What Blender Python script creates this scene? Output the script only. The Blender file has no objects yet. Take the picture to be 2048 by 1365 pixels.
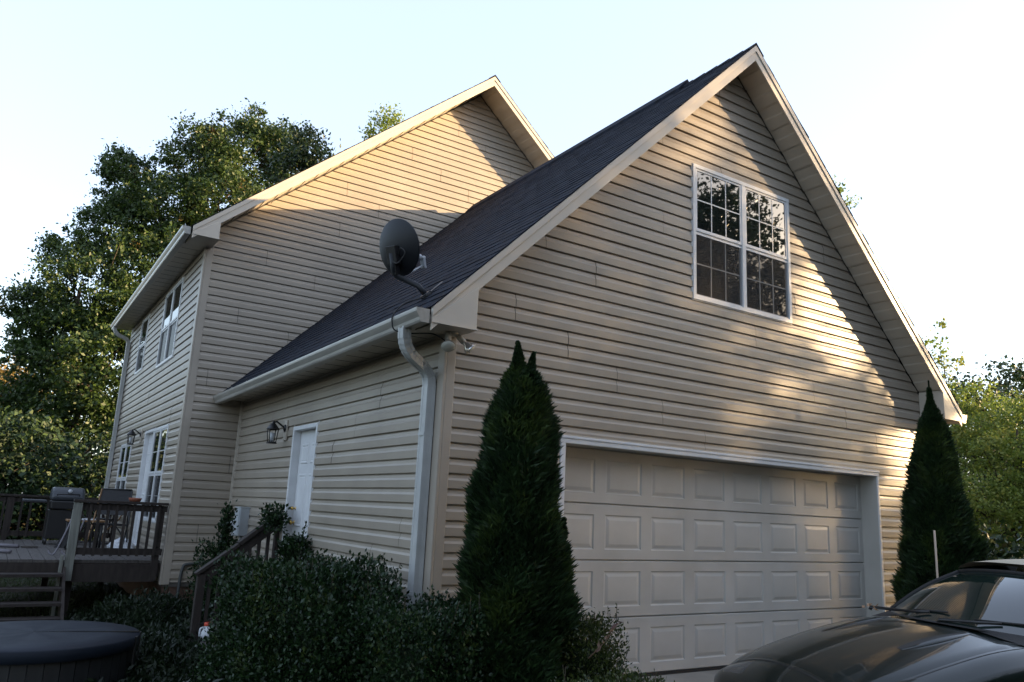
import bpy, math, random
import numpy as np
from mathutils import Vector, Matrix
R=math.radians
random.seed(7)
S=bpy.context.scene
# ------------------------------------------------------------------ camera
cam_d=bpy.data.cameras.new('camera'); cam=bpy.data.objects.new('camera',cam_d)
S.collection.objects.link(cam); S.camera=cam
yaw,pit,rol=-0.5689,0.2146,0.0477
fw=Vector((-math.sin(yaw)*math.cos(pit),math.cos(yaw)*math.cos(pit),math.sin(pit)))
rt=Vector((math.cos(yaw),math.sin(yaw),0)); up=rt.cross(fw)
rt2=rt*math.cos(rol)+up*math.sin(rol); up2=-rt*math.sin(rol)+up*math.cos(rol)
cam.matrix_world=Matrix(((rt2.x,up2.x,-fw.x,-3.0972),(rt2.y,up2.y,-fw.y,-5.8884),(rt2.z,up2.z,-fw.z,1.4817),(0,0,0,1)))
cam_d.sensor_width=36; cam_d.lens=1566.73/2048*36; cam_d.clip_start=.05; cam_d.clip_end=2000
# ------------------------------------------------------------------ light
SUN=Vector((1.835,-1.0,.467)).normalized()
W_=bpy.data.worlds.new('World'); S.world=W_; W_.use_nodes=True
nt=W_.node_tree; bg=nt.nodes['Background']
sky=nt.nodes.new('ShaderNodeTexSky'); sky.sky_type='NISHITA'; sky.sun_disc=False
sky.sun_elevation=math.asin(SUN.z); sky.sun_rotation=math.atan2(SUN.x,SUN.y)
sky.air_density=1.0; sky.dust_density=1.5; sky.ozone_density=1.0
nt.links.new(sky.outputs[0],bg.inputs[0]); bg.inputs[1].default_value=.085
hz=nt.nodes.new('ShaderNodeBackground'); hz.inputs[0].default_value=(.735,.80,1.0,1); hz.inputs[1].default_value=.21   # thin bright haze, the same all round
ad=nt.nodes.new('ShaderNodeAddShader'); nt.links.new(bg.outputs[0],ad.inputs[0]); nt.links.new(hz.outputs[0],ad.inputs[1]); nt.links.new(ad.outputs[0],nt.nodes['World Output'].inputs[0])
sl=bpy.data.lights.new('sun','SUN'); so=bpy.data.objects.new('sun',sl); S.collection.objects.link(so)
sl.energy=5.0; sl.angle=R(.53); sl.color=(1.0,.69,.37)
so.rotation_euler=(-SUN).to_track_quat('-Z','Y').to_euler(); so.location=(30,-16,12)
S.view_settings.view_transform='Standard'; S.view_settings.look='None'
S.view_settings.exposure=1.86; S.view_settings.gamma=1
S.render.engine='CYCLES'
# ------------------------------------------------------------------ materials
def mat(name,col,rough=.6,spec=.5,noise=0,nscale=5,bump=0,bscale=60,metal=0,coat=0,stretch=None,ior=None,col2=None,bstretch=None,dist=.004):
    m=bpy.data.materials.new(name); m.use_nodes=True; t=m.node_tree; b=t.nodes['Principled BSDF']
    b.inputs['Base Color'].default_value=(*col,1); b.inputs['Roughness'].default_value=rough
    b.inputs['Specular IOR Level'].default_value=spec; b.inputs['Metallic'].default_value=metal
    b.inputs['Coat Weight'].default_value=coat; b.inputs['Coat Roughness'].default_value=.02
    if ior: b.inputs['IOR'].default_value=ior
    tc=t.nodes.new('ShaderNodeTexCoord')
    def mapped(st):
        if not st: return tc.outputs['Object']
        mp=t.nodes.new('ShaderNodeMapping'); mp.inputs['Scale'].default_value=st
        t.links.new(tc.outputs['Object'],mp.inputs[0]); return mp.outputs[0]
    if noise:
        n=t.nodes.new('ShaderNodeTexNoise'); n.inputs['Scale'].default_value=nscale; n.inputs['Detail'].default_value=6
        t.links.new(mapped(stretch),n.inputs['Vector'])
        mx=t.nodes.new('ShaderNodeMix'); mx.data_type='RGBA'
        c2=col2 or tuple(c*(1-noise) for c in col)
        mx.inputs['A'].default_value=(*col,1); mx.inputs['B'].default_value=(*c2,1)
        rp=t.nodes.new('ShaderNodeValToRGB'); rp.color_ramp.elements[0].position=.35; rp.color_ramp.elements[1].position=.68
        t.links.new(n.outputs[0],rp.inputs[0]); t.links.new(rp.outputs[0],mx.inputs['Factor'])
        t.links.new(mx.outputs['Result'],b.inputs['Base Color'])
    if bump:
        n=t.nodes.new('ShaderNodeTexNoise'); n.inputs['Scale'].default_value=bscale; n.inputs['Detail'].default_value=4
        t.links.new(mapped(bstretch),n.inputs['Vector'])
        bp=t.nodes.new('ShaderNodeBump'); bp.inputs['Strength'].default_value=bump; bp.inputs['Distance'].default_value=dist
        t.links.new(n.outputs[0],bp.inputs['Height']); t.links.new(bp.outputs[0],b.inputs['Normal'])
    return m
def leaf_mat(name,c1,c2,c3=None,trans=.35,rough=.5,tint_scale=.5,tint_lo=.62,spec=.4):
    m=bpy.data.materials.new(name); m.use_nodes=True; t=m.node_tree; b=t.nodes['Principled BSDF']
    g=t.nodes.new('ShaderNodeNewGeometry')
    mx=t.nodes.new('ShaderNodeMix'); mx.data_type='RGBA'; mx.inputs['A'].default_value=(*c1,1); mx.inputs['B'].default_value=(*c2,1)
    t.links.new(g.outputs['Random Per Island'],mx.inputs['Factor']); out=mx.outputs['Result']
    if c3:
        tc=t.nodes.new('ShaderNodeTexCoord'); n=t.nodes.new('ShaderNodeTexNoise'); n.inputs['Scale'].default_value=tint_scale; n.inputs['Detail'].default_value=3
        t.links.new(tc.outputs['Object'],n.inputs['Vector'])
        rp=t.nodes.new('ShaderNodeValToRGB'); rp.color_ramp.elements[0].position=tint_lo; rp.color_ramp.elements[1].position=tint_lo+.08
        t.links.new(n.outputs[0],rp.inputs[0])
        m2=t.nodes.new('ShaderNodeMix'); m2.data_type='RGBA'; m2.inputs['B'].default_value=(*c3,1)
        mu=t.nodes.new('ShaderNodeMath'); mu.operation='MULTIPLY'; t.links.new(rp.outputs[0],mu.inputs[0]); t.links.new(g.outputs['Random Per Island'],mu.inputs[1])
        t.links.new(mu.outputs[0],m2.inputs['Factor']); t.links.new(out,m2.inputs['A']); out=m2.outputs['Result']
    t.links.new(out,b.inputs['Base Color']); b.inputs['Roughness'].default_value=rough; b.inputs['Specular IOR Level'].default_value=spec
    tr=t.nodes.new('ShaderNodeBsdfTranslucent'); t.links.new(out,tr.inputs['Color'])
    ms=t.nodes.new('ShaderNodeMixShader'); ms.inputs[0].default_value=trans
    t.links.new(b.outputs[0],ms.inputs[1]); t.links.new(tr.outputs[0],ms.inputs[2]); t.links.new(ms.outputs[0],t.nodes['Material Output'].inputs[0])
    return m
M={}
M['siding']=mat('vinyl siding',(.325,.282,.228),.42,.5,noise=.14,nscale=1.3,bump=.35,bscale=3.5,bstretch=(1,1,.6),dist=.012)
M['sheath']=mat('wall sheathing',(.10,.09,.08),.9)
M['trim']=mat('beige trim',(.50,.45,.38),.42,.5,noise=.08,nscale=3,bump=.15,bscale=9)
M['corner']=mat('corner post vinyl',(.36,.315,.26),.42,.5,noise=.1,nscale=3,bump=.12,bscale=9)
M['white']=mat('white trim',(.66,.67,.68),.4,.5,noise=.10,nscale=6,bump=.1,bscale=20)
M['gutter']=mat('gutter metal',(.36,.345,.31),.28,.5,noise=.22,nscale=7,stretch=(3,.4,3),bump=.12,bscale=6)
M['spout']=mat('downspout metal',(.46,.47,.46),.35,.5,noise=.15,nscale=5,bump=.1,bscale=20)
M['shingle']=mat('asphalt shingle',(.014,.019,.032),.85,.15,noise=.5,nscale=9,bump=.6,bscale=260,col2=(.007,.008,.012))
M['doorpaint']=mat('garage door paint',(.50,.485,.45),.42,.5,noise=.10,nscale=1.6,bump=.08,bscale=14,col2=(.41,.395,.36))
M['screen_mat']=mat('insect screen',(.02,.02,.022),.8)
M['glass']=mat('window glass',(.010,.012,.012),.015,.5,ior=2.1,bump=.02,bscale=1.2,dist=.02)
M['dark']=mat('dark metal',(.012,.012,.013),.4,.5)
M['dish']=mat('dish grey',(.010,.012,.016),.5,.35,noise=.1,nscale=6)
M['lnb']=mat('light grey plastic',(.42,.44,.46),.4)
M['chrome']=mat('silver bulb glass',(.62,.60,.58),.15,.5,metal=.8)
M['lens']=mat('bulb lens',(.55,.55,.50),.15,.5,bump=.4,bscale=50)
M['brass']=mat('brass',(.65,.42,.12),.25,metal=1)
M['wood']=mat('weathered deck wood',(.10,.09,.083),.8,.3,noise=.4,nscale=8,stretch=(6,.6,6),bump=.5,bscale=40,bstretch=(4,.5,4))
M['darkwood']=mat('stained rail wood',(.038,.030,.026),.75,.3,noise=.4,nscale=9,stretch=(2,2,.4),bump=.4,bscale=40)
M['greywood']=mat('grey post wood',(.20,.205,.18),.8,.3,noise=.35,nscale=9,stretch=(4,4,.4),bump=.4,bscale=50)
M['tub_lid']=mat('spa cover vinyl',(.011,.016,.026),.55,.2,noise=.2,nscale=3,bump=.35,bscale=5,dist=.02)
M['tub_side']=mat('spa cabinet',(.018,.019,.02),.55,.4,noise=.3,nscale=4,stretch=(6,6,.5))
M['plastic_white']=mat('white plastic',(.66,.68,.70),.4)
M['red']=mat('red cap',(.55,.06,.03),.4)
M['boxgrey']=mat('utility box grey',(.42,.45,.47),.45,noise=.12,nscale=8)
M['conduit']=mat('dark conduit',(.05,.055,.055),.5)
M['grill']=mat('grill enamel',(.045,.052,.062),.35,.5,noise=.15,nscale=4)
M['sling']=mat('sling fabric',(.03,.03,.032),.8)
M['tan']=mat('tan wood',(.22,.12,.05),.6)
M['bag']=mat('plastic bag',(.60,.62,.66),.35,bump=1,bscale=14,dist=.03)
M['terracotta']=mat('terracotta',(.28,.09,.05),.8)
M['mauve']=mat('grey pipe',(.16,.15,.17),.5)
M['paint']=mat('car paint',(.0030,.008,.007),.3,.15,coat=.8,bump=.0)
M['paint'].node_tree.nodes['Principled BSDF'].inputs['Coat IOR'].default_value=1.38
M['cloth']=mat('soft top cloth',(.46,.41,.32),.9,.2,bump=.3,bscale=300)
M['carglass']=mat('windscreen glass',(.012,.020,.018),.01,.5,ior=2.05)
M['rubber']=mat('black rubber',(.012,.012,.012),.7)
M['lampglass']=mat('headlamp glass',(.03,.035,.04),.05,ior=1.8)
M['concrete']=mat('driveway concrete',(.30,.275,.235),.85,.3,noise=.3,nscale=2.4,bump=.5,bscale=90)
M['soil']=mat('ground soil and grass',(.014,.020,.008),.95,.2,noise=.5,nscale=.8,bump=.8,bscale=20,col2=(.026,.020,.012),dist=.05)
M['brick']=mat('foundation brick',(.12,.07,.05),.85,noise=.3,nscale=12,bump=.5,bscale=60)
M['bark']=mat('bark',(.075,.06,.045),.9,.2,noise=.45,nscale=7,stretch=(3,3,.5),bump=1,bscale=20,bstretch=(3,3,.6),dist=.03)
M['oak']=leaf_mat('oak leaves',(.018,.042,.009),(.052,.088,.016),(.30,.13,.035),trans=.3,tint_scale=.42,tint_lo=.66)
M['deep']=leaf_mat('deep green leaves',(.012,.028,.009),(.034,.060,.015),trans=.25)
M['light']=leaf_mat('light green leaves',(.11,.17,.025),(.22,.28,.055),(.30,.31,.07),trans=.45,tint_scale=.8,tint_lo=.52)
M['autumn']=leaf_mat('yellowing leaves',(.16,.13,.03),(.30,.20,.06),(.34,.14,.06),trans=.4)
M['arb']=leaf_mat('arborvitae sprays',(.008,.021,.008),(.022,.052,.013),(.055,.090,.016),trans=.15,rough=.6,tint_scale=2.2,tint_lo=.52)
M['holly']=leaf_mat('holly leaves',(.006,.018,.007),(.020,.044,.013),(.06,.08,.018),trans=.10,rough=.38,tint_scale=3,tint_lo=.60,spec=.25)
M['shrubl']=leaf_mat('low shrub leaves',(.015,.03,.008),(.055,.075,.016),(.10,.05,.025),trans=.25,rough=.35,tint_scale=5,tint_lo=.62)
M['weeds']=leaf_mat('ground cover leaves',(.005,.013,.005),(.014,.027,.008),(.03,.022,.010),trans=.2)
M['grass']=leaf_mat('grass blades',(.014,.03,.008),(.04,.06,.014),trans=.3)
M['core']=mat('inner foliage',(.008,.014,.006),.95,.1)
M['twig']=leaf_mat('reddish twig leaves',(.12,.06,.05),(.18,.12,.07),trans=.2)
M['stake']=mat('fibreglass rod',(.45,.36,.28),.5)
def screen_setup():
    t=M['screen_mat'].node_tree; b=t.nodes['Principled BSDF']; tr=t.nodes.new('ShaderNodeBsdfTransparent')
    ms=t.nodes.new('ShaderNodeMixShader'); ms.inputs[0].default_value=.5
    t.links.new(tr.outputs[0],ms.inputs[1]); t.links.new(b.outputs[0],ms.inputs[2]); t.links.new(ms.outputs[0],t.nodes['Material Output'].inputs[0])
screen_setup()
# ------------------------------------------------------------------ object helpers
WL={}
def tag(o,label=None,cat=None,group=None,kind=None):
    if label: o['label']=label
    if cat: o['category']=cat
    if group: o['group']=group
    if kind: o['kind']=kind
    return o
def thing(name,loc,label,cat,group=None):
    o=bpy.data.objects.new(name,None); S.collection.objects.link(o); o.location=loc; o.empty_display_size=.2
    WL[o.name]=Vector(loc); return tag(o,label,cat,group)
def link(name,me,parent):
    o=bpy.data.objects.new(name,me); S.collection.objects.link(o)
    if parent is not None: o.parent=parent; WL[o.name]=WL[parent.name]
    else: WL[o.name]=Vector((0,0,0))
    return o
class MB:
    def __init__(s): s.v=[]; s.f=[]; s.sm=[]
    def add(s,vs,fs,smooth=False):
        n=len(s.v); s.v+= [tuple(v) for v in vs]
        for f in fs: s.f.append([i+n for i in f]); s.sm.append(smooth)
        return s
    def box(s,x0,x1,y0,y1,z0,z1):
        vs=[(x,y,z) for z in(z0,z1) for y in(y0,y1) for x in(x0,x1)]
        return s.add(vs,[(0,2,3,1),(4,5,7,6),(0,1,5,4),(2,6,7,3),(0,4,6,2),(1,3,7,5)])
    def obox(s,c,ax,ay,az):   # centre + half-extent vectors
        c,ax,ay,az=map(Vector,(c,ax,ay,az))
        vs=[c+a*ax+b*ay+d*az for d in(-1,1) for b in(-1,1) for a in(-1,1)]
        return s.add(vs,[(0,2,3,1),(4,5,7,6),(0,1,5,4),(2,6,7,3),(0,4,6,2),(1,3,7,5)])
    def bar(s,p,q,w,h,up=(0,0,1)):
        p,q=Vector(p),Vector(q); d=q-p; L=d.length; d.normalize(); u=Vector(up)
        if abs(d.dot(u))>.99: u=Vector((0,1,0))
        a=d.cross(u).normalized(); b=a.cross(d)
        return s.obox((p+q)/2,d*L/2,a*w/2,b*h/2)
    def tube(s,pts,r,n=10,cap=True):
        pts=[Vector(p) for p in pts]; rs=r if isinstance(r,(list,tuple)) else [r]*len(pts)
        prev=None; vs=[];
        for i,p in enumerate(pts):
            d=(pts[min(i+1,len(pts)-1)]-pts[max(i-1,0)]).normalized()
            if prev is None:
                a=d.cross(Vector((0,0,1)));
                if a.length<.05: a=d.cross(Vector((0,1,0)))
            else: a=prev-d*prev.dot(d)
            a.normalize(); prev=a; b=d.cross(a)
            for k in range(n):
                t=2*math.pi*k/n; vs.append(p+(a*math.cos(t)+b*math.sin(t))*rs[i])
        fs=[]
        for i in range(len(pts)-1):
            for k in range(n): fs.append((i*n+k,i*n+(k+1)%n,(i+1)*n+(k+1)%n,(i+1)*n+k))
        if cap: fs.append(tuple(range(n))[::-1]); fs.append(tuple(range((len(pts)-1)*n,len(pts)*n)))
        return s.add(vs,fs,True)
    def sweep(s,prof,pts,frame):    # prof 2D pts; frame(i)->(a,b) axes; closed profile
        n=len(prof); vs=[]
        for i,p in enumerate(pts):
            a,b=frame(i)
            for (u,v) in prof: vs.append(Vector(p)+Vector(a)*u+Vector(b)*v)
        fs=[]
        for i in range(len(pts)-1):
            for k in range(n): fs.append((i*n+k,i*n+(k+1)%n,(i+1)*n+(k+1)%n,(i+1)*n+k))
        fs.append(tuple(range(n))[::-1]); fs.append(tuple(range((len(pts)-1)*n,len(pts)*n)))
        return s.add(vs,fs)
    def lathe(s,prof,c,axis=(0,0,1),n=24):
        c=Vector(c); ax=Vector(axis).normalized(); a=ax.orthogonal().normalized(); b=ax.cross(a); vs=[];fs=[]
        for (r,z) in prof:
            for k in range(n):
                t=2*math.pi*k/n; vs.append(c+ax*z+(a*math.cos(t)+b*math.sin(t))*r)
        for i in range(len(prof)-1):
            for k in range(n): fs.append((i*n+k,i*n+(k+1)%n,(i+1)*n+(k+1)%n,(i+1)*n+k))
        return s.add(vs,fs,True)
    def prism(s,poly,d,f=None):   # poly list of 3D points, extruded by d
        n=len(poly); d=Vector(d); vs=[Vector(p) for p in poly]+[Vector(p)+d for p in poly]
        fs=[tuple(range(n)),tuple(range(n,2*n))[::-1]]+[(i,i+n,(i+1)%n+n,(i+1)%n) for i in range(n)]
        return s.add(vs,fs)
    def build(s,name,m,parent=None,bevel=0,subsurf=0):
        off=WL[parent.name] if parent is not None else Vector((0,0,0))
        me=bpy.data.meshes.new(name); me.from_pydata([(v[0]-off.x,v[1]-off.y,v[2]-off.z) for v in s.v],[],s.f)
        me.polygons.foreach_set('use_smooth',s.sm); me.update()
        me.materials.append(M[m] if isinstance(m,str) else m)
        o=link(name,me,parent)
        if bevel:
            b=o.modifiers.new('bevel','BEVEL'); b.width=bevel; b.segments=2; b.limit_method='ANGLE'
        if subsurf:
            b=o.modifiers.new('sub','SUBSURF'); b.levels=subsurf; b.render_levels=subsurf
        return o
def quads(name,V,m,parent=None,smooth=False):
    V=np.asarray(V,dtype=np.float32).reshape(-1,3)
    if parent is not None: V=V-np.array(WL[parent.name],dtype=np.float32)
    n=len(V)//4; me=bpy.data.meshes.new(name)
    me.vertices.add(n*4); me.vertices.foreach_set('co',V.ravel())
    me.loops.add(n*4); me.loops.foreach_set('vertex_index',np.arange(n*4,dtype=np.int32))
    me.polygons.add(n); me.polygons.foreach_set('loop_start',np.arange(n,dtype=np.int32)*4)
    me.update(calc_edges=True); me.materials.append(M[m]); return link(name,me,parent)
def struct(o): o['kind']='structure'; return o
# ------------------------------------------------------------------ fitted dimensions (metres)
W=7.344; D=6.641; E=.335; ZE=3.083; HR=7.024; OV=.352; PG=(HR-ZE)/(W/2+E)
A=.851; BX=3.871; HM=9.761; ZM=5.444; E3=.33; O2=.56; PM=(HM-ZM)/(BX+A+E3); L=7.75; XR=BX+(BX+A)
XG=1.298; OW=4.88; DR=.2
# ------------------------------------------------------------------ ground
def sst(a,b,x): t=min(1,max(0,(x-a)/(b-a))); return t*t*(3-2*t)
def gz(x,y):
    left=sst(.1,-1.2,x); far=sst(-1.2,-4.,x)
    z=-.03-.012*max(0,-y) if y<0 else -.03
    z-=left*(.22*sst(-5,3,y))+far*(.45*sst(-5,4,y))+.5*sst(14,40,y)
    if x>W+1: z-=.15*sst(W+1,20,x)
    return max(z,-1.6)
def ground():
    xs=np.r_[-400,-150,-60,-30,-18,np.arange(-12,14,.4),18,25,35,60,150,400]
    ys=np.r_[-400,-150,-60,-30,-18,np.arange(-12,18,.4),22,30,45,80,150,400]
    rs=np.random.RandomState(1)
    V=[(x,y,gz(x,y)+(rs.rand()*.04-.02 if abs(x)<14 and not(x>.6 and y<.4) and y<18 else 0)-(.05 if (x>.6 and y<.4 and x<9) else 0)) for y in ys for x in xs]; n=len(xs)
    F=[(j*n+i,j*n+i+1,(j+1)*n+i+1,(j+1)*n+i) for j in range(len(ys)-1) for i in range(n-1)]
    struct(MB().add(V,F,True).build('ground','soil'))
    xs=np.arange(1.15,7.41,.25); ys=np.r_[-14,-10,-7,-5,-3,-2,-1,-.3,.19]
    V=[(x,y,gz(x,y)+.005) for y in ys for x in xs]; n=len(xs)
    F=[(j*n+i,j*n+i+1,(j+1)*n+i+1,(j+1)*n+i) for j in range(len(ys)-1) for i in range(n-1)]
    m=MB().add(V,F)
    struct(m.build('driveway','concrete'))
ground()
# ------------------------------------------------------------------ house
house=thing('house',(0,0,0),'two storey beige vinyl sided house with attached two car garage wing','house')
HC=.129
PROF=[(0,.001),(0,.020),(.004,.023),(.070,.022),(.090,.012),(.114,.009),(.1195,.001),(HC,.001)]
def clip_prof(lo,hi):
    out=[]
    for (z0,o0),(z1,o1) in zip(PROF[:-1],PROF[1:]):
        if z1<lo or z0>hi: continue
        if z0==z1:
            out.append(((z0,o0),(z1,o1))); continue
        a=max(z0,lo); b=min(z1,hi)
        if b-a<1e-5: continue
        f=lambda z:o0+(o1-o0)*(z-z0)/(z1-z0)
        out.append(((a,f(a)),(b,f(b))))
    return out
def siding(parent,to3,zb,z0,z1,left,right,openings,seams):
    """panels of two courses each; every physical panel is one object"""
    k=0; z=zb
    while z>z0: z-=2*HC
    while z<z1:
        lo=min(left(z),left(z+2*HC)); hi=max(right(z),right(z+2*HC))
        if hi-lo>.03:
            cuts=[lo]+[s for s in sorted(seams(k,z)) if lo+.15<s<hi-.15]+[hi]
            for a,b in zip(cuts[:-1],cuts[1:]):
                m=MB(); g=.0035; parts=[]; sag=random.uniform(-.0015,.0015); po=random.uniform(0,.0045)
                xs=sorted({a+g,b-g}|{v for o in openings for v in o[:2] if a<v<b})
                for sa,sb in zip(xs[:-1],xs[1:]):
                    nf=len(m.f)
                    for c in range(2):
                        zc=z+c*HC
                        mid=(sa+sb)/2; lo_z=max(0,z0-zc); hi_z=min(HC,z1-zc); rng=[(lo_z,hi_z)]
                        for o in openings:
                            if o[0]<=mid<=o[1]:
                                nr=[]
                                for l,h in rng:
                                    if o[2]-zc>l: nr.append((l,min(h,o[2]-zc)))
                                    if o[3]-zc<h: nr.append((max(l,o[3]-zc),h))
                                rng=[q for q in nr if q[1]-q[0]>.002]
                        for l,h in rng:
                            for (p0,p1) in clip_prof(l,h):
                                q=[]
                                for (zz,oo) in (p0,p1):
                                    l_=max(sa,left(zc+zz)); r_=min(sb,right(zc+zz))
                                    if l_>r_: l_=r_=(l_+r_)/2
                                    q.append((l_,r_,zz,oo))
                                if q[0][1]-q[0][0]<1e-4 and q[1][1]-q[1][0]<1e-4: continue
                                vs=[to3(q[0][0],q[0][3]+po,zc+q[0][2]),to3(q[0][1],q[0][3]+po,zc+q[0][2]+sag),to3(q[1][1],q[1][3]+po,zc+q[1][2]+sag),to3(q[1][0],q[1][3]+po,zc+q[1][2])]
                                m.add(vs,[(0,1,2,3)])
                    if len(m.f)==nf and m.f: parts.append(m); m=MB()
                parts.append(m)
                for m in parts:
                    if m.f: m.build('siding_board','siding',parent)
        z+=2*HC; k+=1
def wall(poly,holes=None):
    m=MB(); m.add(poly,[tuple(range(len(poly)))]); return m.build('wall','sheath',house)
ZB=3.97-16*2*HC   # panel boundary series
soff=.19          # fascia depth
gl=lambda z: max(.0,(z-(ZE+E*PG-soff))/PG)            # left extent of garage gable at height z
gr=lambda z: min(W,W-(z-(ZE+E*PG-soff))/PG)
def front_seams(k,z):
    j=round((3.44-2*HC-z)/(2*HC))
    if j>=-2: s=.677+.6155*j
    elif j==-3: s=1.609-.62
    else: s=(1.609+.93*(j+2)*1.0)%3.7
    if j==-2: s=1.609
    if j==-1: s=.27
    return [s-3.7,s,s+3.7,s+7.4]
WIN=(2.958,4.617,3.838,5.425)
# garage front wall with hole for the garage door: three sheathing pieces as one wall
m=MB()
zt=ZE+E*PG-.15
def gable_face(m,y,x0,x1,zb,pk,pkz,zs,hole=None):
    if hole:
        a,b,t=hole
        m.add([(x0,y,zb),(a,y,zb),(a,y,t),(x0,y,t)],[(0,1,2,3)]); m.add([(b,y,zb),(x1,y,zb),(x1,y,t),(b,y,t)],[(0,1,2,3)])
        m.add([(x0,y,t),(x1,y,t),(x1,y,zs),(pk,y,pkz),(x0,y,zs)],[(0,1,2,3,4)])
    else: m.add([(x0,y,zb),(x1,y,zb),(x1,y,zs),(pk,y,pkz),(x0,y,zs)],[(0,1,2,3,4)])
gable_face(m,0.0,0.01,W-.01,-.3,W/2,HR-.06,zt,(XG,XG+OW,2.13))
w1=m.build('wall','sheath',house)
siding(w1,lambda s,o,z:(s,-o,z),ZB,.10,HR,gl,gr,[(XG-.07,XG+OW+.05,-1,2.21),(WIN[0]+.02,WIN[1]-.02,WIN[2]+.02,WIN[3]-.02)],front_seams)
# garage left side wall
def side_face(x,y0,y1,zb,zt_,h):
    m=MB()
    for a,b,c,d in ((y0,h[0],zb,zt_),(h[1],y1,zb,zt_),(h[0],h[1],h[3],zt_),(h[0],h[1],zb,h[2])): m.add([(x,a,c),(x,b,c),(x,b,d),(x,a,d)],[(0,1,2,3)])
    return m.build('wall','sheath',house)
w2=side_face(0.0,.01,D,-.3,zt,(3.05,3.91,.28,2.39))
DOOR=(3.03,3.93,.28,2.40)
def side_seams(k,z):
    j=round((2.79-2*HC-z)/(2*HC)); s=1.28+.6*j
    if j>4: s=(1.28+.6*j)%3.66
    return [s-3.7,s,s+3.62]
siding(w2,lambda s,o,z:(-o,s,z),ZB,.10,2.97,lambda z:0,lambda z:D,[(DOOR[0],DOOR[1],DOOR[2]-.1,DOOR[3])],side_seams)
m=MB(); m.add([(W,0.01,-.3),(W,D,-.3),(W,D,zt),(W,0.01,zt)],[(3,2,1,0)]); m.build('wall','siding',house)
# main block
zmt=ZM+E3*PM-.15
ml=lambda z: max(-A,-A+(z-(ZM+E3*PM-soff))/PM); mr=lambda z: min(XR,XR-(z-(ZM+E3*PM-soff))/PM)
m=MB(); gable_face(m,D+.0,-A+.01,XR-.01,.2,BX,HM-.06,zmt); w3=m.build('wall','sheath',house)
ZBM=8.57-33*2*HC
def main_seams(k,z):
    j=round((8.57-2*HC-z)/(2*HC)); s=(4.06+.62*j) if j<2 else (3.12+.62*(j-3)) if j<9 else (1.1+.83*j)
    s=s%3.66; return [s-3.66,s,s+3.66,s+7.32]
siding(w3,lambda s,o,z:(s,D-o,z),ZBM,.263,HM,ml,mr,[(.03,XR+1,-1,2.95)],main_seams)
w4=side_face(-A,D+.01,D+L,.2,zmt,(9.05,9.98,.60,2.60))
MW=dict(up_a=(8.22,9.88,3.78,5.20),up_b=(11.75,12.75,4.0,5.20),lo_a=(7.66,9.0,1.06,2.60),lo_b=(11.6,13.1,1.05,2.50)); DOOR2=(9.03,10.0,.60,2.62)
siding(w4,lambda s,o,z:(-A-o,s,z),ZBM,.263,5.32,lambda z:D,lambda z:D+L,[(v[0]+.02,v[1]-.02,v[2]+.02,v[3]-.02) for v in MW.values()]+[DOOR2],lambda k,z:[(D+1.2+1.3*k)%3.66+D-1.5,(D+1.2+1.3*k)%3.66+D+2.16,(D+1.2+1.3*k)%3.66+D+5.8])
m=MB(); m.add([(XR,D+.01,.2),(XR,D+L,.2),(XR,D+L,zmt),(XR,D+.01,zmt)],[(3,2,1,0)]); m.build('wall','siding',house)
m=MB(); gable_face(m,D+L,-A+.01,XR-.01,.2,BX,HM-.06,zmt); m.build('wall','siding',house)
# foundation
for bx_ in ((.02,XG-.02,.03,.2,-.6,.10),(XG+OW+.02,W-.02,.03,.2,-.6,.10),(.03,.2,.21,D,-.9,.10),(-A+.03,0,D+.03,D+.2,-1.2,.263),(-A+.03,-A+.2,D+.21,D+L,-1.5,.263)):
    m=MB(); m.box(*bx_); m.build('foundation','brick',house)

# corner trims
def corner(x,y,sx,sy,z0,z1,w=.085):
    m=MB(); t=.028
    m.box(*sorted((x,x-sx*w)),*sorted((y+sy*t,y+sy*.0)),z0,z1)
    m.box(*sorted((x,x+sx*t)),*sorted((y-sy*w,y+sy*t)),z0,z1)
    return m.build('corner_trim','corner',house,bevel=.006)
corner(0,0,-1,-1,.07,2.965); corner(W,0,1,-1,.07,2.965); corner(-A,D,-1,-1,.23,5.32,.1)
m=MB(); m.box(-.030,0.0,D-.050,D-.021,.1,2.965); m.box(-.055,-.030,D-.045,D-.021,.1,2.965); m.build('corner_trim','trim',house,bevel=.004)
corner(-A,D+L,-1,1,.23,5.32,.1)
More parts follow.
